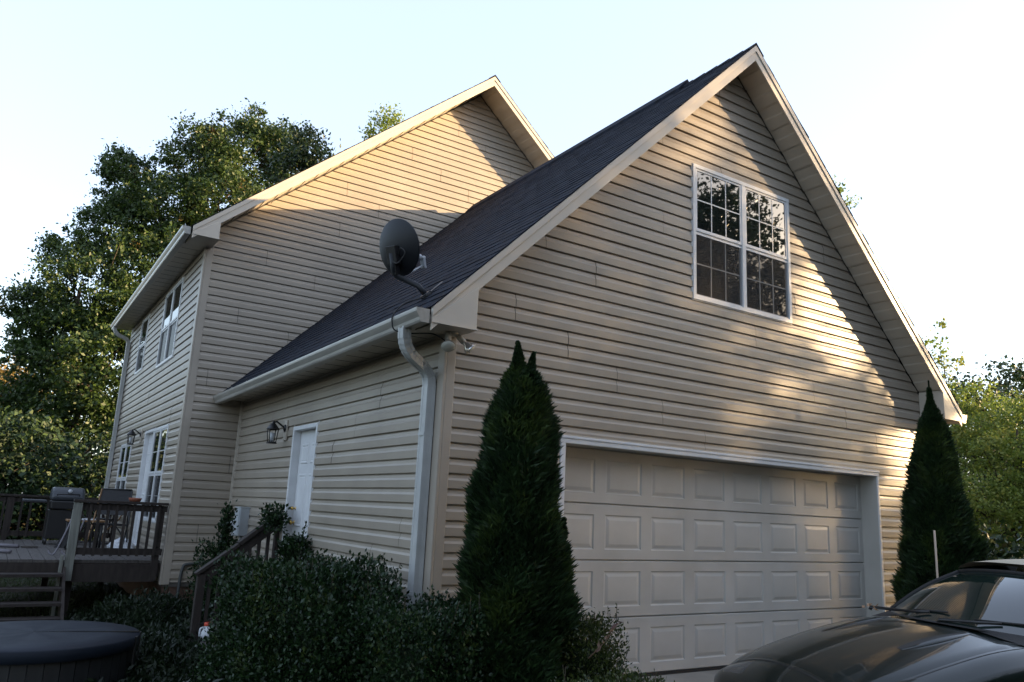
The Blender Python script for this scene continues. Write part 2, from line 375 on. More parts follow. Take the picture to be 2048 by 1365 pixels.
# ---------------- roofs
def slope(xe,ze,xr,zr,y0,y1,root):
    """shingle courses from eave to ridge; each course one object made of tabs"""
    dx,dz=xr-xe,zr-ze; Ls=math.hypot(dx,dz); ux,uz=dx/Ls,dz/Ls; nx,nz=(-uz,ux) if ux>0 else (uz,-ux)
    P=lambda t,n,y:(xe+ux*t+nx*n,y,ze+uz*t+nz*n)
    m=MB(); m.add([P(.0,-.02,y0),P(.0,-.02,y1),P(Ls,-.02,y1),P(Ls,-.02,y0),P(0,0,y0),P(0,0,y1),P(Ls,0,y1),P(Ls,0,y0)],[(0,1,2,3),(4,5,6,7),(0,4,7,3),(1,5,6,2),(0,1,5,4)])
    root_o=m.build('roof','shingle',house)
    n=int(Ls/.143); ex=Ls/n; ph=0
    for i in range(n):
        mm=MB(); t0=i*ex-(.015 if i==0 else 0); y=y0-.012-random.uniform(0,.012); ph=(i%2)*.15; yy=[y]; c=y0+.1+ph
        while c<y1-.05: yy.append(c); c+=.305
        yy.append(y1)
        for a,b in zip(yy[:-1],yy[1:]):
            j=random.uniform(-.004,.004); h=.010+random.uniform(-.002,.003); a2,b2=a+.003,b-.003
            t1=min(t0+ex+.02,Ls)
            mm.add([P(t0+j,.001,a2),P(t0+j,.001,b2),P(t0+j,h,b2),P(t0+j,h,a2),P(t1,.004,b2),P(t1,.004,a2)],[(0,1,2,3),(3,2,4,5),(0,3,5),(1,4,2)])
        mm.build('shingle_course','shingle',root_o)
    return root_o
rl=slope(-E,ZE,W/2,HR,-OV,D-.003,house); rr=slope(W+E,ZE,W/2,HR,-OV,D-.003,house)
ml_=slope(-A-E3,ZM,BX,HM,D-O2,D+L+.3,house); mr_=slope(XR+E3,ZM,BX,HM,D-O2,D+L+.3,house)
def ridge(x,z,p,y0,y1,root,vent=None):
    n=int((y1-y0)/.2); 
    for i in range(n):
        a=y0-.015+i*(y1-y0)/n; b=a+(y1-y0)/n+.03; w=.13; h=.016; m=MB()
        for s in(-1,1):
            m.add([(x,a,z+.03),(x+s*w,a,z-w*p+.026),(x+s*w,b,z-w*p+.015),(x,b,z+.018),(x,a,z+.01),(x+s*w,a,z-w*p+.008)],[(0,1,2,3),(0,4,5,1)])
        m.build('ridge_shingle','shingle',root)
    if vent:
        m=MB(); a,b=vent; w=.15; t=.035
        for s in(-1,1):
            m.add([(x,a,z+.045+t),(x+s*w,a,z-w*p+.02+t),(x+s*w,b,z-w*p+.02+t),(x,b,z+.045+t),(x,a,z+.02),(x+s*w,a,z-w*p+.01),(x+s*w,b,z-w*p+.01),(x,b,z+.02)],[(0,1,2,3),(0,4,5,1),(1,5,6,2),(3,2,6,7)])
        m.build('ridge_vent','shingle',root)
ridge(W/2,HR,PG,-OV,D,rl,(.75,D-.35)); ridge(BX,HM,PM,D-O2,D+L+.3,ml_)
def rake(xe,ze,xr,zr,y,p,dep,t=.022):
    """rake fascia: main board with a drip band above, following one slope of the gable front"""
    sg=1 if xr>xe else -1
    m=MB(); e=-.006
    q=[(xe,y,ze+e),(xr,y,zr+e),(xr,y,zr-dep),(xe,y,ze-dep)]
    m.prism(q,(0,t,0)); o=m.build('rake_fascia','trim',house,bevel=.002)
    m=MB(); q=[(xe,y-.012,ze+e-.001),(xr,y-.012,zr+e-.001),(xr,y-.012,zr-dep*.42),(xe,y-.012,ze-dep*.42)]
    m.prism(q,(0,.011,0)); m.build('drip_edge','trim',house,bevel=.002)
    return o
for a in ((-E,ZE,W/2,HR,-OV,PG),(W+E,ZE,W/2,HR,-OV,PG),(-A-E3,ZM,BX,HM,D-O2,PM),(XR+E3,ZM,BX,HM,D-O2,PM)): rake(*a,soff+.01)
def rake_soffit(xa,za,xr,zr,y0,y1,n):
    root=None
    for i in range(n):
        f0,f1=i/n,(i+1)/n-.0; g=.004
        x0,x1=xa+(xr-xa)*f0,xa+(xr-xa)*f1; z0,z1=za+(zr-za)*f0,za+(zr-za)*f1
        dx,dz=(x1-x0),(z1-z0); l=math.hypot(dx,dz); u=(dx/l,dz/l); nn=(u[1],-u[0]) if dx>0 else (-u[1],u[0])  # outward down
        if nn[1]>0: nn=(-nn[0],-nn[1])
        m=MB()
        for (ta,tb,o0,o1) in ((0,l*.46,.004,.004),(l*.46,l*.54,.004,-.003),(l*.54,l*.93,-.003,-.003),(l*.93,l,-.006,-.006)):
            m.add([(x0+u[0]*ta+nn[0]*o0,y0,z0+u[1]*ta+nn[1]*o0),(x0+u[0]*tb+nn[0]*o1,y0,z0+u[1]*tb+nn[1]*o1),(x0+u[0]*tb+nn[0]*o1,y1,z0+u[1]*tb+nn[1]*o1),(x0+u[0]*ta+nn[0]*o0,y1,z0+u[1]*ta+nn[1]*o0)],[(0,1,2,3)])
        m.build('soffit_panel','trim',house)
sd=soff-.04
rake_soffit(-E,ZE-sd,W/2,HR-sd,-OV+.022,-.02,19); rake_soffit(W+E,ZE-sd,W/2,HR-sd,-OV+.022,-.02,19)
rake_soffit(-A-E3,ZM-sd,BX,HM-sd,D-O2+.022,D-.02,24); rake_soffit(XR+E3,ZM-sd,BX,HM-sd,D-O2+.022,D-.02,24)
def eave(x0,x1,z,y0,y1,n,side,zt_):
    for i in range(n):
        a=y0+(y1-y0)*i/n; b=y0+(y1-y0)*(i+1)/n
        m=MB(); w=b-a
        for (s,e,zz) in ((0,.45,0),(.45,.92,.0015),(.92,1,.004)):
            m.add([(x0,a+w*s,z+zz),(x1,a+w*s,z+zz),(x1,a+w*e,z+zz),(x0,a+w*e,z+zz)],[(0,1,2,3)])
        m.build('soffit_panel','trim',house)
    xo=x0 if side<0 else x1
    m=MB(); m.box(*sorted((xo,xo+side*.02)),y0,y1,z-.012,zt_); m.build('eave_fascia','trim',house)
eave(-E,0,2.965,-.0,D-.02,20,-1,ZE-.02); eave(W,W+E,2.965,0,D-.02,20,1,ZE-.02)
eave(-A-E3,-A,5.325,D+.0,D+L+.3,26,-1,ZM-.02); eave(XR,XR+E3,5.325,D,D+L+.3,26,1,ZM-.02)
# boxed eave returns
def chop(xo,xi,zb,y0,y1,zo,p):
    sg=1 if xi>xo else -1
    zi=zo+abs(xi-xo)*p
    m=MB(); m.prism([(xo,y0,zb),(xi,y0,zb),(xi,y0,zi-.17),(xo,y0,zo-.10)],(0,y1-y0,0)); m.build('eave_return','trim',house,bevel=.004)
    m=MB(); m.box(*sorted((xo-sg*.004,xi+sg*.008)),y0-.006,y1,zb-.008,zb+.006); m.build('eave_return_edge','trim',house)
chop(-E+.003,.085,2.955,-OV-.003,-.022,ZE,PG); chop(W+E-.003,W-.085,2.955,-OV-.003,-.022,ZE,PG)
chop(-A-E3+.003,-.80,5.315,D-O2-.003,D-.022,ZM,PM); chop(XR+E3-.003,XR-.1,5.315,D-O2-.003,D-.022,ZM,PM)
# gutters (ogee profile)
def gutter(x,z,y0,y1,side,fall=0.0):
    pr=[(0,0),(0,-.115),(.075,-.115),(.085,-.10),(.090,-.075),(.108,-.05),(.120,-.03),(.122,-.012),(.122,0),(.110,.0),(.108,-.012),(.104,-.03),(.080,-.06),(.072,-.108),(.006,-.108),(.006,0)]
    m=MB(); m.sweep([(side*u,v) for u,v in pr],[(x,y0,z),(x,y1,z-fall)],lambda i:((1,0,0),(0,0,1)))
    g=m.build('gutter','gutter',house)
    e=[(0,0),(0,-.115),(.075,-.115),(.085,-.10),(.090,-.075),(.108,-.05),(.120,-.03),(.122,0)]
    for yy,zz in ((y0-.002,z),(y1,z-fall)): MB().prism([(x+side*u,yy,zz+v) for u,v in e],(0,.002,0)).build('end_cap','gutter',g)
    m=MB()
    yy=y0+.3
    while yy<y1: m.box(*sorted((x+side*.005,x+side*.115)),yy,yy+.02,z-.03,z-.024); yy+=.8
    m.build('gutter_hanger','gutter',g)
    return g
gutter(-E-.022,3.05,-OV-.0,D-.025,-1,.05); gutter(-A-E3-.022,5.425,D-O2+.05,D+L+.3,-1,.04); gutter(W+E+.022,3.05,-OV,D-.03,1)
def spout(x0,y,z0,x1,y1,zb,zl,name='downspout'):
    # rectangular ribbed pipe: outlet, S bend, straight run
    pts=[];
    def bez(p0,p1,p2,p3,n):
        return [tuple((1-t)**3*a+3*(1-t)**2*t*b+3*(1-t)*t*t*c+t**3*d for a,b,c,d in zip(p0,p1,p2,p3)) for t in np.linspace(0,1,n)]
    dz=zb-z0
    pts=[(x0,y,z0+.03)]+bez((x0,y,z0-.02),(x0,y,z0-.30),(x1,y1,zb+.24),(x1,y1,zb+.02),15)+[(x1,y1,zb)]
    w,h=.052,.038
    pr=[(-h,-w),(-h*.3,-w),(-h*.3,-w+.004),(h*.3,-w+.004),(h*.3,-w),(h,-w),(h,-w*.5),(h-.004,-w*.45),(h-.004,w*.45),(h,w*.5),(h,w),(h*.3,w),(h*.3,w-.004),(-h*.3,w-.004),(-h*.3,w),(-h,w),(-h,w*.5),(-h+.004,w*.45),(-h+.004,-w*.45),(-h,-w*.5)]
    P=[Vector(p) for p in pts]; 
    # ribs on the bends
    Q=[];Sx=[]
    for i in range(len(P)-1):
        k=3
        for j in range(k):
            Q.append(P[i].lerp(P[i+1],j/k)); Sx.append(.955 if (j%3==1 and 1<i<len(P)-3) else 1)
    Q.append(P[-1]); Sx.append(1)
    n=len(pr); vs=[]; fs=[]
    for i,p in enumerate(Q):
        d=(Q[min(i+1,len(Q)-1)]-Q[max(i-1,0)]).normalized(); b=Vector((0,1,0)); b=(b-d*b.dot(d)).normalized(); a=b.cross(d)
        for u,v in pr: vs.append(p+a*u*Sx[i]+b*v*Sx[i])
    for i in range(len(Q)-1):
        for k in range(n): fs.append((i*n+k,i*n+(k+1)%n,(i+1)*n+(k+1)%n,(i+1)*n+k))
    m=MB().add(vs,fs); o=m.build(name,'spout',house)
    m=MB(); m.sweep([(u*1.05,v*1.05) for u,v in pr],[(x1,y1,zb+.01),(x1,y1,zl)],lambda i:((-1,0,0),(0,1,0))); m.build('pipe_run','spout',o)
    zz=zb-.42
    while zz>zl+.3:
        m=MB(); m.box(x1-h-.006,x1+h+.004,y1-w-.004,y1+w+.004,zz,zz+.03); m.build('pipe_strap','spout',o); zz-=1.3
spout(-.405,.0,2.94,-.075,.135,2.50,-.05)
spout(-A-E3-.08,D+L-.12,5.30,-A-.075,D+L-.10,4.9,.1)
# ---------------- garage door
gd=MB(); gd.add([(XG,DR+.05,0),(XG+OW,DR+.05,0),(XG+OW,DR+.05,2.13),(XG,DR+.05,2.13)],[(0,1,2,3)])
gd=gd.build('garage_door','doorpaint',house)
SH=2.13/4; CW=OW/8; pw,ph_=.235,.165
for r_ in range(4):
    z0=r_*SH+.003; z1=(r_+1)*SH-.003; zc=(z0+z1)/2; m=MB(); xs=[XG]; 
    for c in range(8): xc=XG+CW*(c+.5); xs+=[xc-pw,xc+pw]
    xs.append(XG+OW); zs=[z0+.008,zc-ph_,zc+ph_,z1-.008]
    y=DR
    for i in range(len(xs)-1):
        for j in range(3):
            if j==1 and i%2==1: continue
            m.add([(xs[i],y,zs[j]),(xs[i+1],y,zs[j]),(xs[i+1],y,zs[j+1]),(xs[i],y,zs[j+1])],[(0,1,2,3)])
    m.add([(XG,y+.012,z0),(XG+OW,y+.012,z0),(XG+OW,y,z0+.008),(XG,y,z0+.008)],[(0,1,2,3)])
    m.add([(XG,y+.012,z1),(XG+OW,y+.012,z1),(XG+OW,y,z1-.008),(XG,y,z1-.008)],[(3,2,1,0)])
    m.build('door_section','doorpaint',gd)
pm=None
for r_ in range(4):
    for c in range(8):
        xc=XG+CW*(c+.5); zc=(r_+.5)*SH
        if pm is None:
            m=MB(); rings=[(0,0),(.010,.009),(.022,.009),(.052,.002),(.058,.002)]
            vs=[];fs=[]
            for ins,d in rings:
                a,b=pw-ins,ph_-ins; vs+=[(-a,d,-b),(a,d,-b),(a,d,b),(-a,d,b)]
            for i in range(len(rings)-1):
                for k in range(4): fs.append((i*4+k,i*4+(k+1)%4,(i+1)*4+(k+1)%4,(i+1)*4+k))
            fs.append(tuple(range(len(vs)-4,len(vs)))); me=bpy.data.meshes.new('raised_panel'); me.from_pydata(vs,[],fs); me.materials.append(M['doorpaint']); pm=me
        o=link('raised_panel',pm,gd); o.location=(xc,DR,zc)
m=MB(); m.box(XG+.01,XG+OW-.01,DR-.01,DR+.03,-.045,.003); m.build('bottom_seal','rubber',gd)
# opening jambs & casing
m=MB(); m.box(XG-.02,XG,-.02,DR+.05,-.05,2.13); m.box(XG+OW,XG+OW+.02,-.02,DR+.05,-.05,2.13); m.box(XG-.02,XG+OW+.02,-.02,DR+.05,2.13,2.15)
jm=m.build('door_jamb','doorpaint',house)
m=MB(); m.box(XG-.062,XG-.001,-.034,-.0,-.03,2.19); m.build('door_casing','white',house,bevel=.007)
m=MB(); m.box(XG+OW+.001,XG+OW+.045,-.034,-.0,-.03,2.19); m.build('door_casing','white',house,bevel=.007)
m=MB(); m.box(XG-.064,XG+OW+.047,-.036,-.0,2.131,2.20); m.box(XG-.066,XG+OW+.05,-.044,-.036,2.175,2.20); m.build('door_casing','white',house,bevel=.006)
m=MB(); m.box(XG-.09,XG+OW+.06,-.030,-.02,2.203,2.212); m.box(XG-.094,XG-.068,-.028,0,-.03,2.21); m.build('siding_channel','trim',house)
# ---------------- windows
def window(to3,s0,s1,z0,z1,units,rows=2,cols=3,screen=True,label=None):
    """to3(s,out,z). frame > sashes; panes, muntins, screens are pieces of the frame"""
    def bx(m,a,b,o0,o1,c,d):
        p=[to3(x,o,z) for z in(c,d) for o in(o0,o1) for x in(a,b)]
        m.add(p,[(0,2,3,1),(4,5,7,6),(0,1,5,4),(2,6,7,3),(0,4,6,2),(1,3,7,5)])
    f=.045; m=MB()
    bx(m,s0,s1,0,.036,z0,z0+f); bx(m,s0,s1,0,.036,z1-f,z1); bx(m,s0,s0+f,0,.0355,z0+f,z1-f); bx(m,s1-f,s1,0,.0355,z0+f,z1-f)
    bx(m,s0-.012,s1+.012,0,.024,z0-.012,z0); bx(m,s0-.012,s1+.012,0,.024,z1,z1+.012); bx(m,s0-.012,s0,0,.0235,z0,z1); bx(m,s1,s1+.012,0,.0235,z0,z1)
    w=m.build('window','white',house,bevel=.003)
    if label: w['label']=label
    uw=(s1-s0-2*f)/units; zm=(z0+z1)/2
    for u in range(units):
        a=s0+f+u*uw+(.03 if u>0 else 0); b=s0+f+(u+1)*uw-(.03 if u<units-1 else 0)
        if u<units-1:
            m=MB(); bx(m,b,b+.06,.004,.034,z0+f,z1-f); m.build('mullion','white',w,bevel=.003)
        for k,(c,d) in enumerate(((zm,z1-f),(z0+f,zm))):
            up_=k==0; oo=.018 if up_ else .006; t=.026
            m=MB(); e=.0003
            bx(m,a,b,oo-.004,oo+.008,c,c+t+(.010 if up_ else 0)); bx(m,a,b,oo-.004,oo+.008,d-t,d); bx(m,a,a+t,oo-.004,oo+.0078,c+t,d-t); bx(m,b-t,b,oo-.004,oo+.0078,c+t,d-t)
            m.build('sash','white',w)
            m=MB(); p=[to3(a+t,oo,c+t),to3(b-t,oo,c+t),to3(b-t,oo,d-t),to3(a+t,oo,d-t)]; m.add(p,[(0,1,2,3)]); m.build('pane','glass',w)
            m=MB(); A0,B0,C0,D0=a+t,b-t,c+t,d-t; mw=.007
            for i in range(1,cols): x=A0+(B0-A0)*i/cols; bx(m,x-mw,x+mw,oo+.0005,oo+.003,C0,D0)
            for i in range(1,rows): z=C0+(D0-C0)*i/rows; bx(m,A0,B0,oo+.0006,oo+.0034,z-mw,z+mw)
            if m.f: m.build('muntin','white',w)
            if not up_ and screen:
                m=MB(); p=[to3(a+.008,.021,c+.008),to3(b-.008,.021,c+.008),to3(b-.008,.021,d-.03),to3(a+.008,.021,d-.03)]; m.add(p,[(0,1,2,3)]); m.build('insect_screen','screen_mat',w)
                m=MB(); bx(m,a,b,.019,.024,c,c+.014); m.build('screen_frame','white',w); m=MB(); bx(m,a,b,.019,.024,d-.04,d-.026); m.build('screen_frame','white',w)
    return w
window(lambda s,o,z:(s,-o,z),*WIN,2,label='twin sash window high in the garage gable reflecting trees')
T4=lambda s,o,z:(-A-o,s,z)
window(T4,*MW['up_a'],2,rows=1,cols=1,label='twin upstairs window nearest the house corner')
window(T4,*MW['up_b'],1,rows=1,cols=1,label='single upstairs window near the far downspout')
window(T4,*MW['lo_a'],2,rows=2,cols=1,label='tall twin window beside the patio door')
window(T4,*MW['lo_b'],2,rows=2,cols=1,label='ground floor window at the far end of the deck')
# ---------------- doors
def entry(to3,s0,s1,z0,z1,rec,nm,knob_s,label,left_jamb=True):
    def bx(m,a,b,o0,o1,c,d):
        p=[to3(x,o,z) for z in(c,d) for o in(o0,o1) for x in(a,b)]
        m.add(p,[(0,2,3,1),(4,5,7,6),(0,1,5,4),(2,6,7,3),(0,4,6,2),(1,3,7,5)])
    c=.05; m=MB(); bx(m,s0,s0+c,-rec,.03,z0,z1); bx(m,s1-c,s1,-rec,.03,z0,z1); bx(m,s0+c,s1-c,-rec,.0305,z1-c,z1); bx(m,s0+c,s1-c,-rec,.01,z0,z0+.03)
    bx(m,s0-.01,s0,-0.0,.02,z0,z1+.02); bx(m,s1,s1+.01,0,.02,z0,z1+.02)
    d=m.build('door','white',house,bevel=.005); d['label']=label
    m=MB(); a,b=s0+c+.004,s1-c-.004; zb,zt2=z0+.034,z1-c-.004
    bx(m,a,b,-rec,-rec+.035,zb,zt2); leaf=m.build('door_leaf','white',d)
    H=zt2-zb; hw=(b-a)
    for (fa,fb) in ((.12,.44),(.56,.88)):
        for (ga,gb) in ((.09,.36),(.43,.74),(.80,.92)):
            vs=[];fs=[]; rings=[(0,.0),(.012,-.006),(.03,-.006),(.055,.003)]
            x0,x1,y0,y1=a+hw*fa,a+hw*fb,zb+H*ga,zb+H*gb; m=MB()
            # proud moulding frame around a raised field
            for ins,dd in ((0,.0355),(.008,.044),(.022,.044),(.034,.037),(.045,.040)):
                vs+=[to3(x0+ins,-rec+dd,y0+ins),to3(x1-ins,-rec+dd,y0+ins),to3(x1-ins,-rec+dd,y1-ins),to3(x0+ins,-rec+dd,y1-ins)]
            for i in range(4):
                for k in range(4): fs.append((i*4+k,i*4+(k+1)%4,(i+1)*4+(k+1)%4,(i+1)*4+k))
            fs.append((16,17,18,19)); m.add(vs,fs); m.build('door_panel','white',d)
    for zz,r_ in ((z0+.95,.028),(z0+1.12,.022)):
        m=MB(); c0=Vector(to3(knob_s,-rec+.035,zz)); ax=Vector(to3(0,1,0))-Vector(to3(0,0,0))
        m.lathe([(r_,0),(r_,.006),(.010,.01),(.010,.03),(r_*.9,.036),(r_,.05),(r_*.7,.064),(0,.066)],c0,ax,14); m.build('door_knob','brass',d)
    return d
entry(lambda s,o,z:(-o,s,z),DOOR[0],DOOR[1],DOOR[2],DOOR[3],.10,'side',3.80,'white panelled side door of the garage up its own steps')
entry(T4,DOOR2[0],DOOR2[1],DOOR2[2],DOOR2[3],.08,'patio',9.15,'white deck door beside the tall window')
# ------------------------------------------------------------------ things fixed to the house
def lantern(x,y,z,label,s=1.0):
    t=thing('wall_lantern',(x,y,z),label,'wall light','carriage lanterns beside the doors')
    B=lambda a,b:(x+a*s,y,z+b*s)
    m=MB(); m.box(x-.022,x,y-.055,y+.055,z-.13,z+.13); m.build('mounting_block','trim',t,bevel=.004)
    m=MB(); m.lathe([(.045*s,0),(.045*s,.01),(.02*s,.02)],(x-.022,y,z+.03),(-1,0,0),14); m.tube([B(-.02,.03),B(-.07,.06),B(-.13,.10),B(-.17,.085)],.011*s); m.build('bracket','dark',t)
    cx=x-.17*s; m=MB()
    m.lathe([(.0,.11*s),(.012*s,.10*s),(.02*s,.075*s),(.03*s,.07*s),(.075*s,.012*s),(.08*s,0),(.07*s,-.002)],(cx,y,z),(0,0,1),4*6)
    m.build('lantern_roof','dark',t)
    m=MB()
    for a in range(4):
        an=math.pi/4+a*math.pi/2; ca,sa=math.cos(an),math.sin(an)
        m.tube([(cx+.074*s*ca,y+.074*s*sa,z),(cx+.055*s*ca,y+.055*s*sa,z-.155*s)],.006*s,6)
        an2=an+math.pi/2
        m.tube([(cx+.055*s*ca,y+.055*s*sa,z-.155*s),(cx+.055*s*math.cos(an2),y+.055*s*math.sin(an2),z-.155*s)],.006*s,6)
    m.box(cx-.05*s,cx+.05*s,y-.05*s,y+.05*s,z-.172*s,z-.158*s)
    m.build('lantern_cage','dark',t)
    m=MB(); m.tube([(cx,y,z-.15*s),(cx,y,z-.04*s)],[.02*s,.028*s],10); m.build('glass_chimney','lnb',t)
lantern(-.022,4.22,2.37,'black lantern on the garage side wall left of the white door',1.05)
lantern(-A-.022,10.42,2.56,'black lantern on the far side wall above the deck',1.05)
# floodlight
t=thing('floodlight',(-.03,-.14,2.955),'twin bulb security floodlight under the garage eave corner','floodlight')
m=MB(); m.lathe([(.055,0),(.055,-.02),(.03,-.028),(0,-.028)],(-.03,-.14,2.946),(0,0,1),16); m.build('base_plate','gutter',t)
for (d,of) in ((Vector((-.25,-.55,-.85)),(-.045,-.02)),(Vector((.75,-.35,-.75)),(.05,0))):
    d.normalize(); p0=Vector((-.03+of[0],-.14+of[1],2.93)); 
    m=MB(); m.lathe([(.0,-.0),(.022,.0),(.026,.02),(.026,.085),(.02,.09)],p0,d,14); m.build('lamp_holder','gutter',t)
    m=MB(); m.lathe([(.018,.085),(.022,.105),(.045,.135),(.06,.155),(.062,.165)],p0,d,20); b=m.build('bulb','chrome',t)
    m=MB(); m.lathe([(.061,.166),(.05,.175),(.03,.181),(0,.183)],p0,d,20); m.build('bulb_lens','lens',b)
# satellite dish
t=thing('satellite_dish',(-.10,.25,3.33),'dark grey satellite dish on the garage roof above the gutter corner','satellite dish')
n=Vector((.86,.40,.32)).normalized(); c=Vector((-.315,.5,3.81)); upv=(Vector((0,0,1))-n*n.z).normalized(); sd_=upv.cross(n)
vs=[];fs=[]; N=48; rr_=[0,.05,.1,.15,.19,.215,.232,.238,.238,.232]
for i,r_ in enumerate(rr_):
    dz=.075*(r_/.238)**2-.05; 
    if i>=8: dz+=.012 if i==8 else .010
    for k in range(N):
        a=2*math.pi*k/N; vs.append(c+sd_*r_*math.cos(a)*.98+upv*r_*1.12*math.sin(a)+n*dz)
for i in range(len(rr_)-1):
    for k in range(N): fs.append((i*N+k,i*N+(k+1)%N,(i+1)*N+(k+1)%N,(i+1)*N+k))
m=MB().add(vs,fs,True); r=m.build('reflector','dish',t)
b0=c-n*.07-upv*.07
m=MB(); m.obox(b0,n*.035,upv*.085,sd_*.055); m.obox(b0-upv*.12+n*.0,n*.03,upv*.06,sd_*.03); m.build('bracket','dark',t,bevel=.004)
foot=Vector((-.09,.27,3.34))
m=MB(); m.tube([b0+upv*.02-n*.02,b0-upv*.14-n*.02,b0-upv*.19+Vector((.005,-.0,0)),b0.lerp(foot,.75)+Vector((0,0,.0)),foot],[.026]*5,14); m.build('mast','dish',t)
un=Vector((-PG,0,1)).normalized(); us=Vector((1,0,PG)).normalized()
m=MB(); m.obox(foot-un*.02,us*.055,Vector((0,.10,0)),un*.006); m.obox(foot-un*.0,us*.045,Vector((0,.035,0)),un*.03); m.tube([foot-Vector((0,.045,0)),foot+Vector((0,.045,0))],.03,12)
m.bar(foot+Vector((0,.03,.01)),foot+us*.28+un*.0+Vector((0,.10,-.0)),.03,.012); m.build('roof_mount','dark',t,bevel=.003)
arm0=c-upv*.27-n*.01; lp=c+n*.34-upv*.11
m=MB(); m.tube([arm0,arm0+n*.04,lp-upv*.07],.009,8); m.build('feed_arm','lnb',t)
m=MB(); m.lathe([(0,0),(.028,.004),(.034,.02),(.034,.035),(.016,.055),(.014,.11)],lp-n*.06+upv*.01,n,16); m.build('feed_horn','lnb',t)
m=MB(); m.obox(lp-upv*.045+n*.02,n*.018,upv*.05,sd_*.022); m.build('feed_housing','lnb',t,bevel=.004)
m=MB(); pts=[b0-upv*.05-n*.03,b0-upv*.08-n*.06-sd_*.09,b0-upv*.0-n*.03-sd_*.16,b0+upv*.05-n*.02-sd_*.11,b0-upv*.03-sd_*.05,b0-upv*.16-sd_*.01]
def smooth(pts,n=8):
    P=[Vector(p) for p in pts]; P=[P[0]]+P+[P[-1]]; out=[]
    for i in range(1,len(P)-2):
        for k in range(n):
            t_=k/n; a,b,c_,d=P[i-1:i+3]
            out.append(.5*((2*b)+(c_-a)*t_+(2*a-5*b+4*c_-d)*t_*t_+(3*b-a-3*c_+d)*t_**3))
    out.append(P[-2]); return out
m.tube(smooth(pts),.006,6); m.build('cable','rubber',t); m=MB()
m.tube(smooth([foot+Vector((-.03,-.03,-.02)),foot+Vector((-.20,-.05,-.10)),(-.395,.12,3.17),(-.475,.10,3.07),(-.485,.09,3.0),(-.46,.07,2.93),(-.36,-.02,2.905),(-.20,-.12,2.91),(-.09,-.15,2.86)]),.0065,6)
m.build('cable','rubber',t)
# utility box and conduit
t=thing('electric_meter_box',(-.02,5.75,.95),'grey electric disconnect box on the wall behind the stair rail','utility box')
m=MB(); m.box(-.15,-.018,5.52,5.80,.98,1.36); m.build('box_body','boxgrey',t,bevel=.008)
m=MB(); m.box(-.155,-.018,5.515,5.805,1.36,1.375); m.box(-.158,-.15,5.54,5.78,1.0,1.34); m.build('box_cover','boxgrey',t)
m=MB(); m.box(-.10,-.018,5.92,6.12,.96,1.20); m.lathe([(.07,0),(.07,.05),(.06,.07),(0,.075)],(-.10,6.02,1.10),(-1,0,0),18); m.build('meter','lnb',t,bevel=.004)
m=MB(); m.tube([(-.07,5.66,.98),(-.07,5.66,-.3)],.02,8); m.build('conduit_pipe','boxgrey',t)
t=tag(MB().tube(smooth([(-.62,D-.06,-.3),(-.62,D-.06,.25),(-.60,D-.06,.46),(-.52,D-.06,.52),(-.05,D-.06,.53)]),.022,10).build('conduit','conduit'),'dark bent conduit running up the wall near the house corner','pipe')
# ------------------------------------------------------------------ deck
dk=thing('deck',(-3.4,9.1,-.5),'raised grey weathered timber deck beside the tall side wall','deck')
x=-.90
DZ=.56; bi=0
while x>-6.2:
    m=MB(); j=random.uniform(-.003,.003); ys=[6.70,6.70+[1.8,3.0,2.4,1.2][bi%4],6.70+[4.2,5,4.9,3.9][bi%4],11.5] if bi%2==0 else [6.70,6.7+[2.7,3.6][bi//2%2],11.5]
    for a,b in zip(ys[:-1],ys[1:]):
        mm=MB(); mm.box(x-.138,x,a+.003,b-.003,DZ-.036,DZ+j+random.uniform(-.002,.002)); mm.build('deck_board','wood',dk)
    x-=.1445; bi+=1
m=MB(); m.box(-6.2,-.90,6.705,6.745,.33,.523); m.build('rim_joist','darkwood',dk)
m=MB(); m.box(-2.03,-.96,6.66,6.70,.27,.50); m.build('rim_joist','darkwood',dk)
m=MB(); m.box(-6.2,-6.16,6.75,11.5,.33,.52); m.build('rim_joist','darkwood',dk)
m=MB(); m.box(-6.2,-.9,11.46,11.5,.33,.52); m.build('rim_joist','darkwood',dk)
for y in np.arange(7.2,11.4,.6): m=MB(); m.box(-6.15,-.9,y,y+.04,.36,.52); m.build('joist','darkwood',dk)
for (x,y) in ((-2.02,6.85),(-3.9,6.85),(-6.1,6.85),(-2.02,11.3),(-4.1,11.3),(-6.1,11.3),(-1.1,11.3)):
    m=MB(); m.box(x-.05,x+.05,y-.05,y+.05,-1.5,.33); m.build('support_post','darkwood',dk)
def post(x,y,z0,z1,mt='darkwood',w=.045): m=MB(); m.box(x-w,x+w,y-w,y+w,z0,z1); return m.build('rail_post',mt,dk,bevel=.004)
post(-2.06,6.66,.29,1.335,'greywood',.055); post(-.975,6.70,.28,1.33)
def railing(p,q,n,posts=()):
    p,q=Vector(p),Vector(q)
    m=MB(); m.bar(p+Vector((0,0,DZ+.795)),q+Vector((0,0,DZ+.795)),.14,.038); m.build('top_rail','darkwood',dk,bevel=.004)
    m=MB(); m.bar(p+Vector((0,0,DZ+.725)),q+Vector((0,0,DZ+.725)),.038,.09); m.build('upper_rail','darkwood',dk)
    m=MB(); m.bar(p+Vector((0,0,DZ+.12)),q+Vector((0,0,DZ+.12)),.038,.09); m.build('lower_rail','darkwood',dk)
    for i in range(n):
        c=p.lerp(q,(i+1)/(n+1)); m=MB(); m.box(c.x-.018,c.x+.018,c.y-.040,c.y-.004,DZ+.06,DZ+.775); m.build('baluster','darkwood',dk)
railing((-2.12,6.66,0),(-.90,6.66,0),10)
railing((-6.1,11.4,0),(-2.3,11.4,0),26); railing((-2.3,11.4,0),(-.95,11.4,0),9)
